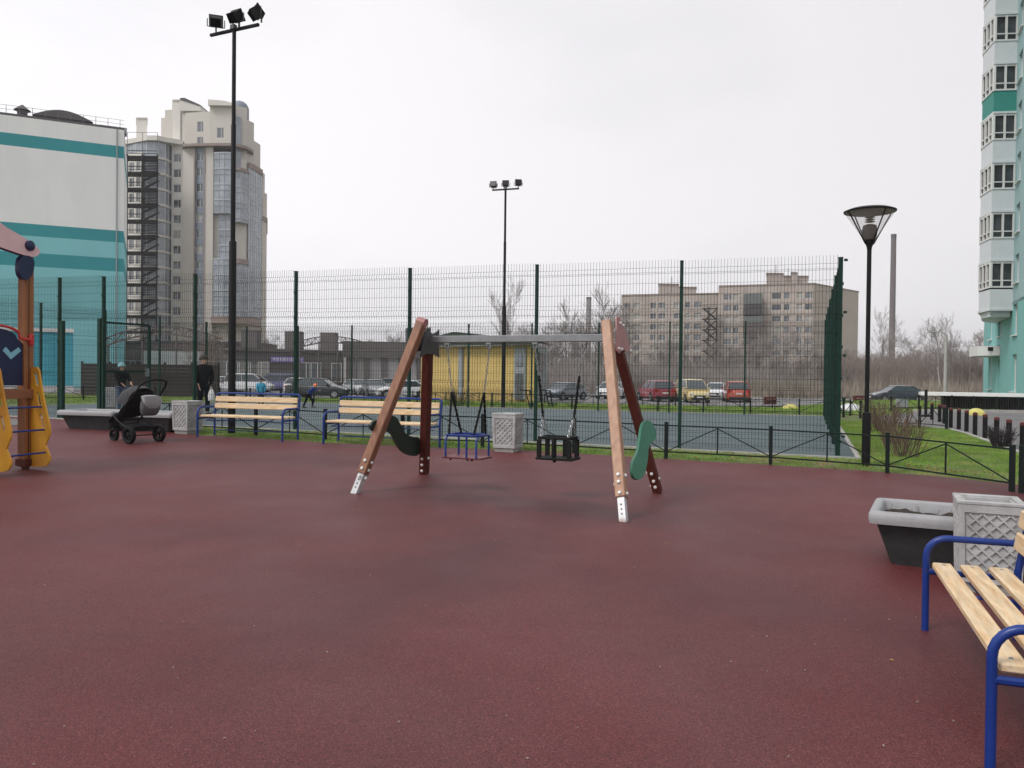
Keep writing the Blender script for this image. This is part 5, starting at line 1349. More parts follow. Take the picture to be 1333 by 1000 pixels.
for pl, pr_, Y, yt, y0 in ((856, 882, 214, 370, 385), (882, 905, 214, 374, 385), (996, 1018, 204, 356, 372), (1018, 1050, 204, 359.5, 372), (1028, 1036, 203, 355, 372)):
    MB().plan([P2(pl, Y), P2(pr_, Y), P2(pr_, Y + 7), P2(pl, Y + 7)], Zat(pl, y0, Y), Zat(pl, yt, Y)).plan([P2(pl - .6, Y - .3), P2(pr_ + .6, Y - .3), P2(pr_ + .6, Y + 7), P2(pl - .6, Y + 7)], Zat(pl, yt, Y), Zat(pl, yt - .8, Y)).build('penthouse', M['panel'], pb)
an_ = MB()
for px, yt in ((873, 364), (1008, 348), (1024, 352)): p = P2(px, 206); an_.box((p[0], p[1], Zat(px, yt + 7, 206)), (.12, .12, 4))
an_.build('antenna', M['roofdark'], pb)
# dark metal stair and enclosed balconies
m = MB(); Yf = 202.5
for k in range(11):
    y = 402 + 12 * k * 1.2 / 1.05
    a, b = at(914, y, Yf), at(934, y, Yf); m.beam(a, b, 1.3, .22); 
    a2, b2 = at(916, y, Yf), at(932, y + 13.5, Yf) 
    m.beam(a2, b2, .8, .25); a3, b3 = at(933, y + 1, Yf - .6), at(918, y + 14.0, Yf - .6); m.beam(a3, b3, .5, .22)
    for q in (.5, 1.0): m.beam(a + UP * q, b + UP * q, .06, .08)
for px in (923, 933): p = at(px, 400, Yf); m.box((p.x, p.y, p.z / 2), (.25, .25, p.z))
m.build('fire_stair', mat('rusty dark stair', (.045, .038, .038), .9, spec=.1), pb)
for y0, y1, mm in ((383, 396, 'balc_g'), (396, 411, 'balc_d'), (412, 421, 'balc_g'), (421, 440, 'balc_d2')):
    M.setdefault('balc_g', mat('balcony grey green', (.1, .115, .11), .6, var=.2)); M.setdefault('balc_d', mat('balcony dark', (.04, .036, .04), .7, var=.2)); M.setdefault('balc_d2', mat('balcony brown', (.1, .08, .078), .7, var=.2))
    pa, pb2 = P2(969, 198.8), P2(991, 197.2)
    MB().plan([pa, pb2, (pb2[0] + .5, pb2[1] + 3.2), (pa[0] + .5, pa[1] + 3.2)], Zat(980, y1, 199.5), Zat(980, y0, 199.5)).build('balcony', M[mm], pb)
for y in (500, 506): pa, pb2 = P2(970, 199), P2(992, 197.5); MB().plan([pa, pb2, (pb2[0] + .3, pb2[1] + 3), (pa[0] + .3, pa[1] + 3)], Zat(980, y + 1, 199), Zat(980, y - .3, 199)).build('porch', M['roofdark'], pb)
# ---- chimneys
def chimney(label, px, ytop, Y, r0, r1, m):
    root = empty('chimney', label, 'chimney', (P2(px, Y)[0], P2(px, Y)[1], 0)); zt = Zat(px, ytop, Y)
    MB().lathe([(r0, -1), (r1, zt - 1.2)], n=20).build('shaft', m, root, smooth=True); MB().lathe([(r1 * 1.06, zt - 1.2), (r1 * 1.06, zt)], n=20).build('crown_ring', M['roofdark'], root, smooth=True)
chimney('tall thin dark chimney behind the park lamp', 1160.5, 305, 260, 1.0, .8, M['chim'])
chimney('short pale distant chimney above the bare trees in the centre', 765.5, 387, 420, 1.6, 1.3, M['chim2'])
# ---- teal tower on the right
rt = empty('teal_tower', 'turquoise residential tower with stacked pale bays at the right edge', 'building')
W0 = Vector((27.48, 43.6, 0)); wd_ = Vector((.447, 1, 0)).normalized(); nn = Vector((-wd_.y, wd_.x, 0))
def WT(t, out=0): p = W0 + wd_ * t + nn * out; return (p.x, p.y)
Yb = 47.2
zf = lambda py, Y=Yb: Zat(1300, py, Y)
fh = 2.83
z_bay0 = zf(403)
tmax = 15.9
far, near = WT(tmax), WT(-13)
# wall runs far -> near so that the outside faces the playground; s is measured from the far corner
def S(t): return tmax - t
w2 = []
for t, w_ in ((12.6, 1.5), (8.3, 1.4), (2.2, 1.5), (-3, 1.5), (-8, 1.5)):
    w2.append((S(t), zf(437, 50) if t > 5 else zf(437, 46.5), w_, 1.75)); w2.append((S(t), zf(508, 50), w_, 2.1) if t != 8.3 else (S(t), zf(513, 50) - .3, .9, 2.5))
z_mid = z_bay0 + .2
windowed_wall(rt, 'wall', far, near, ZB, z_mid, w2, M['rt_wall'], .22, 'single')
w3 = []
for k in range(9):
    for t in (1.9, -3, -8): w3.append((S(t), z_bay0 + 1.35 + fh * k, 1.3, 1.6))
windowed_wall(rt, 'wall', far, near, z_mid, z_bay0 + fh * 9 + 1, w3, M['rt_pale'], .22, 'single')
back = Vector((wd_.y, -wd_.x, 0)) * 14
for s, z, w_, h in w2 + w3:
    p = Vector((*WT(tmax - s, .06), z - .04)); MB().box((0, 0, 0), (w_ + .15, .14, .06)).build('window_sill', M['wframe'], rt, loc=p, rz=math.atan2(wd_.y, wd_.x))
MB().plan([WT(tmax, -.3), WT(-13, -.3), WT(-13, -14), WT(tmax, -14)], ZB, z_bay0 + fh * 9 + 1).build('wall', M['rt_wall'], rt)
MB().plan([WT(tmax, 0), WT(tmax, -14), WT(tmax + .25, -14), WT(tmax + .25, 0)], ZB, z_bay0 + fh * 9 + 1).build('wall', M['rt_wall'], rt)
# bay plan
def ray2(px, Y): p = P2(px, Y); return Vector((p[0], p[1], 0))
bayA = ray2(1289, Yb); bayB = ray2(1274.5, Yb + 1.6); bayW1 = ray2(1318, 47.0); 
t1 = 3.2
bayW1 = Vector((*WT(t1), 0)); bayA = ray2(1287, bayW1.y + .15); bayB = ray2(1272.5, bayA.y + 1.9); bayC = Vector((bayB.x + 1.75, bayB.y + 2.7, 0)); bayW2 = Vector((*WT((bayC - W0).dot(wd_) + 2.2), 0))
plan_ = [bayW1, bayA, bayB, bayC, bayW2]
cen = sum(plan_, Vector((0, 0, 0))) / 5
def off(k): 
    r = []
    for i, p in enumerate(plan_):
        v = (p - cen).normalized(); r.append(p + v * k) 
    return r
for k in range(8):
    z0 = z_bay0 + fh * k; mm = M['rt_dark'] if k == 4 else M['bay']
    MB().plan([(p.x, p.y) for p in plan_], z0, z0 + (1.2 if k else 1.12)).build('bay_parapet', mm, rt)
    MB().plan([(p.x, p.y) for p in off(.09)], z0 - .12, z0 - .001 if k else z0 - .001).build('bay_ledge', M['bay'], rt)
    b = MB(); zz0, zz1 = z0 + 1.2 + .002, z0 + fh - .125; 
    MB().plan([(p.x, p.y) for p in off(-.12)], zz0, zz1).build('bay_glazing', M['bayglass'], rt)
    for (p, q) in zip(plan_[:-1], plan_[1:]):
        L = (q - p).length; n = 2 if L < 1.9 else 3
        for i in range(n + 1):
            c = p.lerp(q, min(max(i / n, .03), .97)); b.box((c.x, c.y, (zz0 + zz1) / 2), (.1, .1, zz1 - zz0), rz=math.atan2((q - p).y, (q - p).x))
        for z in (zz0 + .05, zz0 + .42, zz1 - .06): b.beam(p.lerp(q, .03) + UP * z, q.lerp(p, .03) + UP * z, .08, .09 if z != zz0 + .42 else .06)
    b.build('bay_frame', M['wframe'], rt)
MB().plan([(p.x, p.y) for p in off(-.25)], z_bay0 - .45, z_bay0 - .12).build('bay_corbel', M['bay'], rt)
# entrance canopy and door
c1, c2 = ray2(1272, 52), ray2(1313, 50.5)
zc = zf(463, 51); MB().plan([(c1.x, c1.y), (c2.x, c2.y), WT((c2 - W0).dot(wd_)), WT(13.5), (c1.x + .6, c1.y + 2)], zc, zc + .62).build('entrance_canopy', M['wframe'], rt)
p = c1.lerp(c2, .45); MB().box((p.x, p.y - .06, zc + .42), (.5, .05, .25)).build('lamp', M['black_paint'], rt)
MB().box((WT(-1)[0] - .4, WT(-1)[1], z_bay0 + fh * 7.5), (1, 2, 5)).build('orange_panel', M['orange'], rt)
# garage ventilation wall with white cap
gv = empty('low_garage_wall', 'long low dark wall with bright white flat cap in front of the teal tower', 'wall')
a, b = P2(1198, 36), P2(1430, 33.5); z1 = Zat(1260, 513.5, 35); an = math.atan2(b[1] - a[1], b[0] - a[0])
MB().beam((a[0], a[1], z1), (b[0], b[1], z1), 1.2, .14).build('cap', M['bright'] if 'bright' in M else M['white'], gv)
MB().beam((a[0] + 1, a[1] + .1, z1 / 2 + .02), (b[0], b[1] + .1, z1 / 2 + .02), .5, z1 - .2).build('wall', M['shop'], gv)
ls = MB()
for i in range(60):
    t = i / 60; x = a[0] + 1 + (b[0] - a[0] - 1) * t; y = a[1] + (b[1] - a[1]) * t - .2; ls.box((x, y, z1 / 2 + .05), (.05, .05, z1 - .3))
ls.build('slat', M['black_paint'], gv)
# grey cabinet, street column
root = empty('utility_cabinet', 'grey utility cabinet by the path near the tall bollard', 'cabinet', gp(1174, 531)); MB().box((0, 0, .2), (.46, .3, .46), bev=.01).build('body', M['greydoor'], root); MB().box((0, 0, .45), (.5, .34, .03)).build('lid', M['bracket'], root)
b = gp(1230, 530); root = empty('street_column', 'thin pale column rising in front of the bare wood', 'pole', b)
MB().lathe([(.09, -.1), (.07, 3.4)], n=10).build('shaft', M['kerb'], root, smooth=True); MB().tube([(0, 0, 3.4), (-.25, 0, 3.55), (-.9, 0, 3.5)], .03, 6).build('arm', M['kerb'], root)
# domed stones
def dome(label, px, py, r, m, sq=.6):
    root = empty('concrete_dome', label, 'parking stone', gp(px, py))
    MB().lathe([(r, -.05), (r, .03)] + [(r * math.cos(R(a)), .03 + r * sq * math.sin(R(a))) for a in range(15, 90, 15)] + [(.01, .03 + r * sq)], n=20, cap=False).build('dome', m, root, smooth=True); MB().box((0, 0, r * sq + .03), (.05, .05, .03)).build('lifting_lug', M['bracket'], root)
ys = mat('yellow painted stone', (.55, .5, .15), .8, var=.25, vscale=6); gs = mat('grey white stone', (.55, .55, .56), .8, var=.2, vscale=5)
dome('pale yellow concrete dome behind the bollards on the road', 1271, 541, .3, ys, .8)
dome('pale yellow concrete dome on the grass verge, right of the orange red SUV', 1029, 533, .42, ys, .6)
dome('grey white concrete dome just right of the court fence corner', 1107, 535, .5, gs, .6)
for px, lb in ((1003, 'dark red low barrier box between the red car and the yellow dome'), (1120, 'dark red low barrier box near the park lamp')):
    root = empty('barrier_box', lb, 'barrier', G(*P2(px, 60))); MB().box((0, 0, .3), (.85, .5, .6), bev=.03).build('body', M['wood_dark'], root); MB().box((0, -.26, .4), (.7, .02, .1)).build('stripe', M['red_plate'], root)
# ---------------------------------------------------------------- cars
def carpaint(n, c, r=.28): 
    m = mat(n, c, r, spec=.6); m.node_tree.nodes['Principled BSDF'].inputs['Coat Weight'].default_value = .6; return m
M['tyre'] = mat('tyre', (.015, .015, .016), .8); M['alloy'] = mat('alloy wheel', (.35, .36, .37), .35, metal=.6)
M['headl'] = mat('headlight', (.6, .62, .65), .15, spec=.8); M['taill'] = mat('tail light', (.35, .015, .01), .25); M['plate'] = mat('number plate', (.7, .7, .68), .5)
M['carglass'] = mat('car window glass', (.05, .065, .075), .08, spec=.9); M['trim'] = mat('dark car trim', (.02, .02, .022), .6)
CARS = {
 'sedan': dict(L=4.6, W=1.78, H=1.45, belt=.92, bon=.86, boot=.98, c=(-1.75, -1.05, .35, 1.15)),
 'hatch': dict(L=4.1, W=1.74, H=1.5, belt=.94, bon=.88, boot=.95, c=(-1.98, -1.62, .3, 1.1)),
 'suv': dict(L=4.5, W=1.84, H=1.68, belt=1.08, bon=1.04, boot=1.08, c=(-2.15, -1.75, .35, 1.1)),
 'van': dict(L=4.5, W=1.8, H=1.82, belt=1.08, bon=1.02, boot=1.08, c=(-2.2, -2.0, .6, 1.55))}
def make_car(kind, paint, label, loc, rz, group='cars in the far car park'):
    S_ = CARS[kind]; L, W_, H = S_['L'], S_['W'], S_['H']; hl = L / 2; hw = W_ / 2; c0, c1, c2, c3 = S_['c']
    root = empty('parked_car', label, 'car', loc, rz, group)
    # body: stations along x with lower edge, shoulder and top heights
    be, bo, bt = S_['belt'], S_['bon'], S_['boot']
    st_ = [(-hl, .42, .62, .70, .80), (-hl + .05, .3, .7, bt - .14, .88), (-hl + .18, .22, .74, bt - .02, .95), (c0, .2, .76, bt, .985), (c1, .2, .78, be + .02, 1), (0, .2, .78, be, 1), (c3, .2, .76, be - .01, 1), (c3 + .3, .2, .72, (be + bo) / 2, .985), (hl - .45, .22, .68, bo - .1, .95), (hl - .15, .26, .62, bo - .2, .86), (hl - .03, .34, .56, .68, .74), (hl, .42, .5, .6, .66)]
    vs = []; 
    for x, zl, zm, zt, k in st_:
        w = hw * k
        vs += [(x, -w * .86, zl), (x, -w * .99, zl + .1), (x, -w, zm), (x, -w * .93, zt - .03), (x, -w * .82, zt), (x, 0, zt + .025), (x, w * .82, zt), (x, w * .93, zt - .03), (x, w, zm), (x, w * .99, zl + .1), (x, w * .86, zl)]
    n = 11; K = len(st_); b = MB()
    fs = [(i * n + j, (i + 1) * n + j, (i + 1) * n + (j + 1) % n, i * n + (j + 1) % n) for i in range(K - 1) for j in range(n)]
    b._add(vs, fs + [list(range(n)), [(K - 1) * n + n - 1 - j for j in range(n)]]); b.build('body', paint, root, smooth=True, angle=35)
    # greenhouse
    zb, zt = be - .01, H; wb, wt = hw * .9, hw * .72
    gl = [(c0, -wb, bt - .01), (c3, -wb, zb), (c3, wb, zb), (c0, wb, bt - .01), (c1, -wt, zt - .05), (c2, -wt, zt - .05), (c2, wt, zt - .05), (c1, wt, zt - .05)]
    g = MB(); g._add(gl, [(0, 1, 5, 4), (1, 2, 6, 5), (2, 3, 7, 6), (3, 0, 4, 7)]); g.build('windows', M['carglass'], root)
    r = MB(); e = .03
    r._add([(c1 - .06, -wt - .01, zt - .07), (c2 + .08, -wt - .01, zt - .07), (c2 + .08, wt + .01, zt - .07), (c1 - .06, wt + .01, zt - .07), (c1 + .08, -wt * .86, zt), (c2 - .15, -wt * .86, zt), (c2 - .15, wt * .86, zt), (c1 + .08, wt * .86, zt), ((c1 + c2) / 2, 0, zt + .02)],
           [(0, 1, 5, 4), (1, 2, 6, 5), (2, 3, 7, 6), (3, 0, 4, 7), (4, 5, 8), (5, 6, 8), (6, 7, 8), (7, 4, 8), (3, 2, 1, 0)])
    for s in (-1, 1):
        for (xa, za), (xb_, zb2), w_ in (((c0, bt), (c1, zt - .06), .12), ((c3, zb), (c2, zt - .06), .06), ((c1 * .25 + c2 * .15 - .1, zb), (c1 * .3 + c2 * .2 - .1, zt - .06), .06)):
            r.beam((xa, s * (wb + .004), za), (xb_, s * (wt + .004), zb2), .03, w_)
    r.build('roof', paint, root, smooth=True, angle=35)
    for x in (-hl + .82, hl - .86):
        for s in (-1, 1):
            A = Matrix.Rotation(PI / 2, 3, 'X'); rr = .32 if kind != 'suv' else .35
            a_ = MB().lathe([(rr + .05, -.02), (rr + .05, .02)], (x, s * (hw - .0), rr + .02), 20, M=A).build('wheel_arch', M['trim'], root)
            wv = MB().lathe([(rr * .6, -.11), (rr * .95, -.11), (rr, -.08), (rr, .08), (rr * .95, .11), (rr * .6, .11)], (x, s * (hw - .08), rr - .0), 20, M=A).build('wheel', M['tyre'], root, smooth=True)
            q = MB().lathe([(.03, -.01), (rr * .62, 0), (rr * .62, .02)], (x, s * (hw + .03), rr), 16, M=A)
            for k in range(5):
                t = R(72 * k); q.beam((x, s * (hw + .035), rr), (x + math.cos(t) * rr * .6, s * (hw + .035), rr + math.sin(t) * rr * .6), .02, .05)
            q.build('rim', M['alloy'], wv)
    for s in (-1, 1):
        MB().box((hl - .1, s * hw * .62, .68), (.16, .38, .15), bev=.03, rz=-s * .25).build('headlight', M['headl'], root)
        MB().box((-hl + .06, s * hw * .74, bt - .16), (.12, .26, .26 if kind in ('suv', 'van') else .16), bev=.02, rz=s * .2).build('taillight', M['taill'], root)
        MB().box((c3 - .25, s * (hw + .08), be + .06), (.12, .2, .13), bev=.03).build('mirror', paint, root)
    MB().box((hl - .02, 0, .52), (.05, .9, .2), bev=.01).box((hl - .0, 0, .33), (.05, 1.2, .12), bev=.01).box((-hl + .01, 0, .36), (.06, 1.5, .22), bev=.02).build('bumper', M['trim'], root)
    MB().box((hl + .03, 0, .46), (.02, .5, .11)).build('number_plate', M['plate'], root); MB().box((-hl - .005, 0, .72 if kind != 'sedan' else .66), (.03, .5, .11)).build('number_plate', M['plate'], root)
    return root
cp_ = {n: carpaint(n + ' car paint', c) for n, c in dict(black=(.012, .018, .018), silver=(.42, .44, .46), white=(.72, .73, .74), slate=(.09, .12, .15), crimson=(.28, .03, .05), cream=(.68, .55, .27), vermilion=(.45, .08, .05), grey=(.2, .21, .22), violet=(.16, .15, .32), navy=(.03, .035, .05), teal=(.05, .09, .1)).items()}
def car_at(kind, col, label, px, py, deg, Y=None):
    p = G(*P2(px, Y)) if Y else gp(px, py); make_car(kind, cp_[col], label, p, R(deg))
# px,py = centre of its footprint in the photo; deg = heading (0 = to the right, 90 = away, 270 = towards us)
car_at('sedan', 'black', 'black sedan seen from the side behind the boy in blue', 416, 518.5, -8)
car_at('hatch', 'white', 'white hatchback whose roof shows behind the black sedan', 400, 513, -10)
car_at('sedan', 'silver', 'silver sedan right behind the black sedan, nose towards us', 466, 514, 300)
car_at('hatch', 'grey', 'grey hatchback left of the white car before the pale shop', 488, 516, 290)
car_at('sedan', 'white', 'white sedan nearest the left swing leg before the pale shop', 523, 518, 200)
car_at('hatch', 'silver', 'silver hatchback farther back before the pale shop', 505, 511, 280)
car_at('sedan', 'silver', 'silver car between the left swing legs', 545, 516, 285)
car_at('van', 'white', 'white van left behind the left bench', 325, 511, 0)
car_at('van', 'violet', 'bluish violet car beside the white van', 357, 509, 200)
car_at('hatch', 'white', 'white car at far left behind the floodlight mast', 296, 510, 10)
car_at('sedan', 'silver', 'silver car between the violet car and the black sedan', 376, 509, 185)
car_at('sedan', 'slate', 'slate blue sedan parked alone right of the yellow building', 734, 521, 232)
car_at('hatch', 'white', 'white hatchback partly behind the right swing leg', 795, 519.5, 248)
car_at('suv', 'crimson', 'crimson SUV seen from behind right of the swings', 853, 522.5, 100)
car_at('sedan', 'grey', 'grey car tucked behind the crimson SUV', 876, 519.5, 100)
car_at('van', 'cream', 'cream yellow minivan parked beside the crimson SUV', 901, 524, 272)
car_at('hatch', 'white', 'white hatchback left of the orange red SUV', 932, 520, 250)
car_at('suv', 'vermilion', 'orange red SUV seen from behind at the right of the row', 958, 523.5, 80)
car_at('sedan', 'navy', 'dark sedan with pale roof parked sideways before the bare wood', 1167, 524.5, 183, 69)
# ---------------------------------------------------------------- bare trees
def tree_mesh(seed, H=11, depth=5, spread=.5, r0=.14, birch=False, low=.12, nbr=(3, 5), tw=.011):
    rnd = random.Random(seed); tr_ = MB(); br = MB()
    def grow(mb, p, d, L, r, lv):
        n = 4 if lv < 2 else 2; pts = [p]; rr = [r]; q = p; dd = d.copy()
        for i in range(n):
            dd = (dd + Vector((rnd.gauss(0, .1), rnd.gauss(0, .1), rnd.gauss(.04, .05)))).normalized(); q = q + dd * (L / n); pts.append(q); rr.append(max(tw, r * (1 - .75 * (i + 1) / n)))
        mb.tube(pts, rr, 5 if lv == 0 else 3, cap=False)
        if lv >= depth: return
        k = rnd.randint(*nbr) + (4 if lv == 0 else 0)
        for i in range(k):
            t = rnd.uniform(low if lv == 0 else .15, 1); j = min(int(t * n), n - 1); b = pts[j].lerp(pts[j + 1], t * n - j)
            a = rnd.uniform(0, 2 * PI); u = dd.cross(Vector((math.cos(a), math.sin(a), .3))).normalized()
            nd_ = (dd * (1 - spread) + u * spread * rnd.uniform(.7, 1.3) + Vector((0, 0, .22))).normalized()
            grow(br, b, nd_, L * rnd.uniform(.42, .66) * (1.15 - .5 * t if lv == 0 else 1), max(tw, rr[j] * .55), lv + 1)
    grow(tr_, Vector((0, 0, -.1)), Vector((rnd.gauss(0, .05), rnd.gauss(0, .05), 1)).normalized(), H * .8, r0, 0)
    return tr_, br
PROTO = []
M['twig_red'] = mat('reddish twigs', (.235, .19, .17), .95, var=.25, vscale=.5)
for i, (H, dp, sp, r0, b) in enumerate(((11, 4, .5, .15, 0), (13, 4, .42, .16, 1), (8, 4, .6, .12, 0), (12, 4, .35, .13, 1), (6.5, 4, .62, .08, 0), (10, 4, .55, .14, 0))):
    a, c = tree_mesh(40 + i, H, dp, sp, r0, b, nbr=(4, 6), tw=.012)
    t = empty('bare_tree', 'bare leafless tree', 'tree', (0, 0, 0))
    a.build('trunk', M['birch' if b else 'bark'], t); c.build('crown', M['twig_red' if i in (2, 4) else 'twig'], t); PROTO.append(t)
GRP = {'w': ('bare grey brown tree in the dense wood right of the park lamp', 'trees of the wood on the right'), 'b': ('bare twiggy tree in front of the panel block', 'trees before the panel block'), 'c': ('bare pale tree between the yellow building and the panel block', 'trees behind the yellow building'), 'l': ('bare tree above the shops on the left', 'trees above the shops')}
used = set()
def put_tree(k, px, Y, s, g, label=None):
    x, y = P2(px, Y); lab, grp = GRP[g]
    o = PROTO[k] if k not in used else copy_tree(PROTO[k]); used.add(k)
    o.location = (x, y, zg(x, y) - .1); o.rotation_euler.z = random.uniform(0, 6.28); o.scale = (s, s, s * random.uniform(.9, 1.1)); o['label'] = label or lab; o['group'] = grp
    if label: del o['group']
# wood on the right px 1105..1290
random.seed(11)
for i in range(46):
    px = 1092 + 205 * ((i * .618) % 1); Y = 95 + 45 * ((i * .377) % 1); put_tree(random.choice((0, 2, 2, 4, 5, 5)), px, Y, random.uniform(.5, .76), 'w')
put_tree(1, 1228, 92, .68, 'w', 'tall pale birch rising above the wood left of the teal tower')
put_tree(3, 1238, 96, .66, 'w', 'slimmer second birch rising above the wood beside the tall birch')
put_tree(3, 1147, 100, .66, 'w', 'thin tall birch just left of the dark chimney')
put_tree(1, 1268, 100, .62, 'w', 'tallest bare tree right beside the teal tower')
for i in range(38):
    px = 808 + 300 * ((i * .618) % 1); Y = 98 + 50 * ((i * .377) % 1); put_tree(random.choice((0, 2, 4, 5, 4)), px, Y, random.uniform(.5, .85), 'b')
for i in range(22):
    px = 660 + 160 * ((i * .618) % 1); Y = 85 + 50 * ((i * .377) % 1); put_tree(random.choice((3, 3, 1, 5, 0)), px, Y, random.uniform(.6, .86), 'c')
for i in range(7):
    put_tree(random.choice((0, 2, 5)), 350 + 190 * ((i * .618) % 1), 106 + 12 * ((i * .377) % 1), random.uniform(.55, .68), 'l')
put_tree(2, 268, 48, .5, 'l', 'small bare tree behind the standing man')
# underbrush: one mass of thin upright twigs
def brush(name, label, pa, pb_, Y0_, Y1_, n, h0, h1, m, r=.02):
    V = []; F = []
    for i in range(n):
        px = random.uniform(pa, pb_); Y = random.uniform(Y0_, Y1_); x, y = P2(px, Y); z = zg(x, y); h = random.uniform(h0, h1)
        dx, dy = random.gauss(0, .22) * h * .5, random.gauss(0, .22) * h * .5; k = len(V)
        a = random.uniform(0, PI); ca, sa = math.cos(a) * r, math.sin(a) * r
        V += [(x - ca, y - sa, z), (x + ca, y + sa, z), (x + dx, y + dy, z + h)]; F.append((k, k + 1, k + 2))
        for q in range(5):
            t = random.uniform(.25, .9); bx, by, bz = x + dx * t, y + dy * t, z + h * t; k = len(V); l = h * random.uniform(.15, .4); a = random.uniform(0, 6.28)
            V += [(bx, by, bz - r), (bx, by, bz + r * .6), (bx + math.cos(a) * l * .6, by + math.sin(a) * l * .6, bz + l * .8)]; F.append((k, k + 1, k + 2))
    tag(raw(name, V, F, m), label, 'undergrowth', kind='stuff')
brush('undergrowth', 'dense brown leafless undergrowth filling the wood on the right', 1080, 1300, 92, 150, 11000, 1.6, 5.6, M['twig_red'], .03)
brush('undergrowth', 'grey brown leafless scrub before the panel block', 800, 1115, 92, 160, 9000, 1.2, 4.0, M['twig'], .03)
brush('undergrowth', 'pale leafless scrub behind the yellow building', 640, 812, 80, 150, 5000, 1.2, 4.5, M['twig'], .03)
# shrubs on the lawn
def shrub(label, loc, h, w, n, m):
    root = empty('bare_shrub', label, 'shrub', loc); mb = MB(); 
    for i in range(n):
        a = random.uniform(0, 6.28); r = random.uniform(0, w * .3); p = Vector((math.cos(a) * r, math.sin(a) * r, 0)); d = Vector((math.cos(a) * random.uniform(.1, .7), math.sin(a) * random.uniform(.1, .7), 1)).normalized(); L = h * random.uniform(.6, 1)
        q = p + d * L * .5; e = q + (d + Vector((random.gauss(0, .2), random.gauss(0, .2), .1))).normalized() * L * .5; mb.tube([p, q, e], [.008, .006, .003], 3, cap=False)
        for k in range(6):
            t = random.uniform(.3, 1); b = q.lerp(e, (t - .5) * 2) if t > .5 else p.lerp(q, t * 2); v = (d + Vector((random.gauss(0, .5), random.gauss(0, .5), random.gauss(.2, .3)))).normalized(); mb.tube([b, b + v * L * random.uniform(.12, .3)], [.004, .002], 3, cap=False)
    mb.build('branches', m, root)
sm_ = mat('shrub twigs', (.12, .08, .055), .9, var=.4, vscale=6)
shrub('larger brown leafless shrub on the lawn right of the park lamp', gp(1148, 562), .95, 1.1, 80, sm_)
shrub('brown leafless shrub in the middle of the lawn group', gp(1163, 578), .8, .8, 50, sm_)
shrub('low sparse leafless shrub nearest the low railing', gp(1176, 595), .7, .9, 46, sm_)
shrub('small dark dense shrub among the right hand bollards', gp(1303, 583), .45, .5, 110, mat('dark shrub', (.03, .025, .028), .9))
shrub('low dark shrub by the yellow building', gp(596, 529), .8, 1.6, 70, mat('dark shrub', (.04, .04, .035), .9))
# ---------------------------------------------------------------- people
def skin_mesh(name, joints, edges, m, parent, sub=2, root_i=0):
    me = bpy.data.meshes.new(name); me.from_pydata([j[0] for j in joints], edges, []); o = bpy.data.objects.new(name, me); COL.objects.link(o)
    md = o.modifiers.new('skin', 'SKIN'); sv = me.skin_vertices[0].data
    for i, j in enumerate(joints): r = j[1]; sv[i].radius = r if isinstance(r, tuple) else (r, r); sv[i].use_root = (i == root_i)
    s = o.modifiers.new('sub', 'SUBSURF'); s.levels = sub; s.render_levels = sub
    dg = bpy.context.evaluated_depsgraph_get(); ev = o.evaluated_get(dg); nm = bpy.data.meshes.new_from_object(ev); nm.name = name
    nm.materials.clear(); nm.materials.append(m); nm.polygons.foreach_set('use_smooth', [True] * len(nm.polygons))
    bpy.data.objects.remove(o); q = bpy.data.objects.new(name, nm); COL.objects.link(q); q.parent = parent; return q
M['skin'] = mat('skin', (.5, .3, .22), .6); M['jeans'] = mat('blue jeans', (.07, .1, .17), .85, var=.2, vscale=15); M['jeans_dark'] = mat('dark trousers', (.006, .007, .012), .9, var=.2, spec=.15)
M['jk_black'] = mat('black jacket', (.006, .006, .007), .9, var=.2, spec=.15); M['jk_blue'] = mat('royal blue jacket', (.015, .05, .25), .7, var=.1); M['jk_teal'] = mat('turquoise jacket', (.03, .27, .42), .7, var=.1); M['hat_teal'] = mat('pale teal helmet', (.2, .42, .45), .5); M['hair'] = mat('dark hair', (.02, .014, .01), .8)
M['orange_hat'] = mat('orange knit hat', (.75, .2, .07), .8); M['shoe'] = mat('dark shoes', (.015, .014, .014), .6)
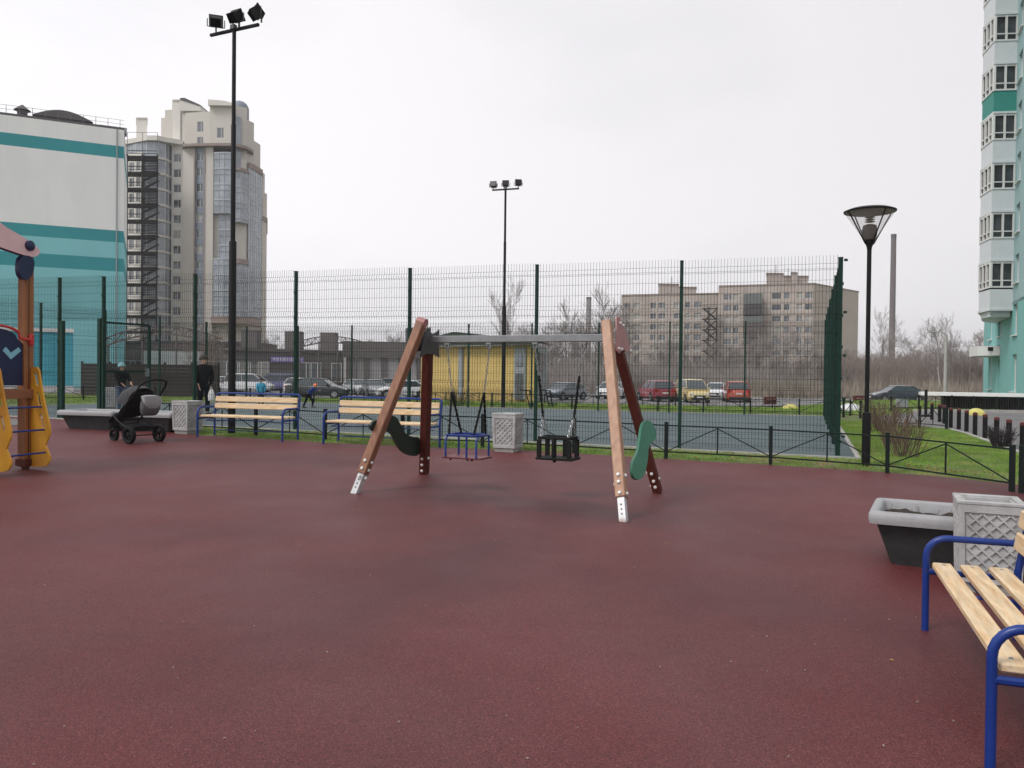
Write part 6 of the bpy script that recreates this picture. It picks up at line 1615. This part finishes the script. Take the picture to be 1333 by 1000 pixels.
def person(label, loc, rz, H, arms=((.06, .12), (.06, -.12)), legs=((0, 0), (0, 0)), lean=0, jacket='jk_black', trousers='jeans', head='hair', hat=False):
    """local +x is where the person faces. legs: (foot forward, knee bend) per side; arms: (hand forward, raise)"""
    root = empty('person', label, 'person', loc, rz); u = H / 7.5
    hip = 3.75 * u; ch = 5.9 * u; ln_ = math.sin(R(lean)); lc = math.cos(R(lean))
    T = lambda f, z: f + (z - hip) * ln_ if z > hip else f
    Z = lambda z: hip + (z - hip) * lc if z > hip else z
    V = lambda f, s, z: Vector((T(f, z), s, Z(z)))
    J = [(V(0, 0, hip), (.5 * u, .36 * u)), (V(0, 0, 4.7 * u), (.46 * u, .34 * u)), (V(0, 0, 5.7 * u), (.5 * u, .34 * u)), (V(0, 0, 6.3 * u), .2 * u), (V(.05 * u, 0, 6.55 * u), .3 * u), (V(.06 * u, 0, 6.95 * u), (.38 * u, .44 * u)), (V(.02 * u, 0, 7.3 * u), .3 * u)]
    E = [(0, 1), (1, 2), (2, 3), (3, 4), (4, 5), (5, 6)]
    JJ = []; LL = []; hands = []
    for s, (af, ar), (lf_, kb_) in ((1, arms[0], legs[0]), (-1, arms[1], legs[1])):
        i = len(J); sh = V(0, s * .8 * u, 5.95 * u); el = V(af * .4 + .02 * u, s * 1.0 * u, 4.85 * u + ar * .5); ha = V(af * 1.0 + .15 * u, s * .72 * u, 3.85 * u + ar * 1.3)
        J += [(sh, .3 * u), (el, .2 * u), (ha, .13 * u)]; E += [(2, i), (i, i + 1), (i + 1, i + 2)]; JJ.append((sh, el, ha)); hands.append((ha, (ha - el).normalized()))
        i = len(J); hp = V(0, s * .42 * u, hip - .15 * u); kn = Vector((lf_ * .5 + kb_, s * .42 * u, 1.95 * u)); an = Vector((lf_, s * .42 * u, .28 * u + max(0, kb_) * .3)); to = an + Vector((.75 * u, 0, -.16 * u))
        J += [(hp, .4 * u), (kn, .26 * u), (an, .13 * u), (to, .07 * u)]; E += [(0, i), (i, i + 1), (i + 1, i + 2), (i + 2, i + 3)]; LL.append((hp, kn, an, to))
    hj = len(J)
    body = skin_mesh('body', J, E, M['skin'], root)
    for ha, d in hands:
        fb = MB(); s_ = Vector((0, 1, 0)); 
        fb.beam(ha, ha + d * .45 * u, .1 * u, .28 * u, up=(1, 0, 0), bev=.02 * u)
        for q in range(4): b0 = ha + d * .42 * u + Vector((1, 0, 0)) * (.13 - .085 * q) * u; fb.tube([b0, b0 + d * .2 * u, b0 + (d + Vector((.2, 0, 0))) * (.36 - .04 * abs(q - 1)) * u], [.042 * u, .038 * u, .028 * u], 5)
        b0 = ha + d * .12 * u + Vector((.14 * u, 0, 0)); fb.tube([b0, b0 + (d * .6 + Vector((.5, 0, 0))) * .3 * u], [.045 * u, .03 * u], 5)
        fb.build('hand', M['skin'], root, smooth=True)
    k = 1.13
    jk = [(J[0][0] + Vector((0, 0, -.15 * u)), (.74 * u, .56 * u)), (J[1][0], (.72 * u, .55 * u)), (J[2][0], (.82 * u, .55 * u)), (V(0, 0, 6.32 * u), .36 * u), (V(.02 * u, 0, 6.5 * u), .33 * u)]; je = [(0, 1), (1, 2), (2, 3), (3, 4)]
    for sh, el, ha in JJ: i = len(jk); jk += [(sh, .4 * u), (el, .3 * u), (el.lerp(ha, .93), .22 * u)]; je += [(2, i), (i, i + 1), (i + 1, i + 2)]
    skin_mesh('jacket', jk, je, M[jacket], root, root_i=1)
    tj = [(J[0][0], (.66 * u, .5 * u))]; te = []
    for hp, kn, an, to in LL: i = len(tj); tj += [(hp, .48 * u), (kn, .34 * u), (an + Vector((0, 0, .1 * u)), .27 * u)]; te += [(0, i), (i, i + 1), (i + 1, i + 2)]
    skin_mesh('trousers', tj, te, M[trousers], root)
    for hp, kn, an, to in LL: MB().beam(an + Vector((-.3 * u, 0, -.1 * u)), to + Vector((.24 * u, 0, .04 * u)), .44 * u, .36 * u, bev=.09 * u).build('shoe', M['shoe'], root)
    hc = V(.0, 0, 6.98 * u); s2 = 1.12 if hat else 1.03
    h_ = MB().lathe([(.52 * u * s2 * math.cos(R(a)), .56 * u * s2 * math.sin(R(a))) for a in (-5, 15, 35, 55, 75, 89)], hc + Vector((-.04 * u, 0, .05 * u)), 14, M=Matrix.Rotation(R(lean - 8), 3, 'Y')); h_.build('helmet' if hat else 'hair', M[head], root, smooth=True)
    fc = MB()
    for s in (-1, 1): fc.lathe([(.05 * u, 0), (.03 * u, .03 * u)], V(.46 * u, s * .16 * u, 6.93 * u), 8, M=Matrix.Rotation(PI / 2, 3, 'Y'))
    fc.build('eye', M['hair'], root)
    MB().lathe([(.07 * u, 0), (.02 * u, .12 * u)], V(.45 * u, 0, 6.8 * u), 8, M=Matrix.Rotation(PI / 2, 3, 'Y')).build('nose', M['skin'], root)
    return root, hands
def ppl(px, Y): x, y = P2(px, Y); return Vector((x, y, zg(x, y) + .012))
r_, hs_ = person('man in black jacket and dark trousers standing on the court with a white bag', ppl(265.5, 22.8), R(-60), 1.68, arms=((.02, -.02), (.05, 0)), legs=((.05, 0), (-.08, 0)), jacket='jk_black', trousers='jeans_dark')
hp_ = r_.matrix_basis
bpos = Matrix.Translation(r_.location) @ Matrix.Rotation(r_.rotation_euler.z, 4, 'Z') @ (hs_[0][0] + Vector((0, .03, -.08)))
bag = empty('carrier_bag', 'white carrier bag held by the man in black', 'bag', bpos)
loft([(0, -.36, .005, .1, R(90)), (0, -.34, .06, .13, R(90)), (0, -.2, .07, .14, R(90)), (0, -.08, .05, .11, R(90)), (0, -.02, .02, .06, R(90))]).build('sack', M['white'], bag, smooth=True); MB().tube([(0, -.05, -.03), (0, -.02, .04), (0, .02, .04), (0, .05, -.03)], .008, 6).build('handle', M['white'], bag)
person('child in pale teal helmet, black jacket and blue jeans standing behind the stroller', ppl(158.5, 23.6), R(-30), 1.42, arms=((.2, .1), (.18, .08)), jacket='jk_black', trousers='jeans', head='hat_teal', hat=True)
person('small child in turquoise jacket on the court behind the left bench', ppl(340, 29.3), R(-70), 1.06, arms=((.05, 0), (.05, 0)), jacket='jk_teal', trousers='jeans_dark', legs=((.06, 0), (-.06, 0)))
person('running child in royal blue jacket and orange hat leaning forward on the court', ppl(402, 29.5), R(-12), .98, arms=((.2, .15), (-.05, .05)), legs=((.12, .08), (-.18, 0)), lean=38, jacket='jk_blue', trousers='jeans_dark', head='orange_hat', hat=True)
# ---------------------------------------------------------------- air
hz = bpy.data.materials.new('thin haze'); hz.use_nodes = True; nt = hz.node_tree; nt.nodes.clear()
ou = nt.nodes.new('ShaderNodeOutputMaterial'); pv = nt.nodes.new('ShaderNodeVolumePrincipled'); pv.inputs['Color'].default_value = (.93, .93, .96, 1); pv.inputs['Density'].default_value = .00045; pv.inputs['Anisotropy'].default_value = 0
nt.links.new(pv.outputs[0], ou.inputs['Volume'])
hb = MB().box((0, 600, 32), (2500, 1800, 72)).build('haze', hz); hb['kind'] = 'stuff'; tag(hb, 'thin pale haze over the whole place', 'haze')
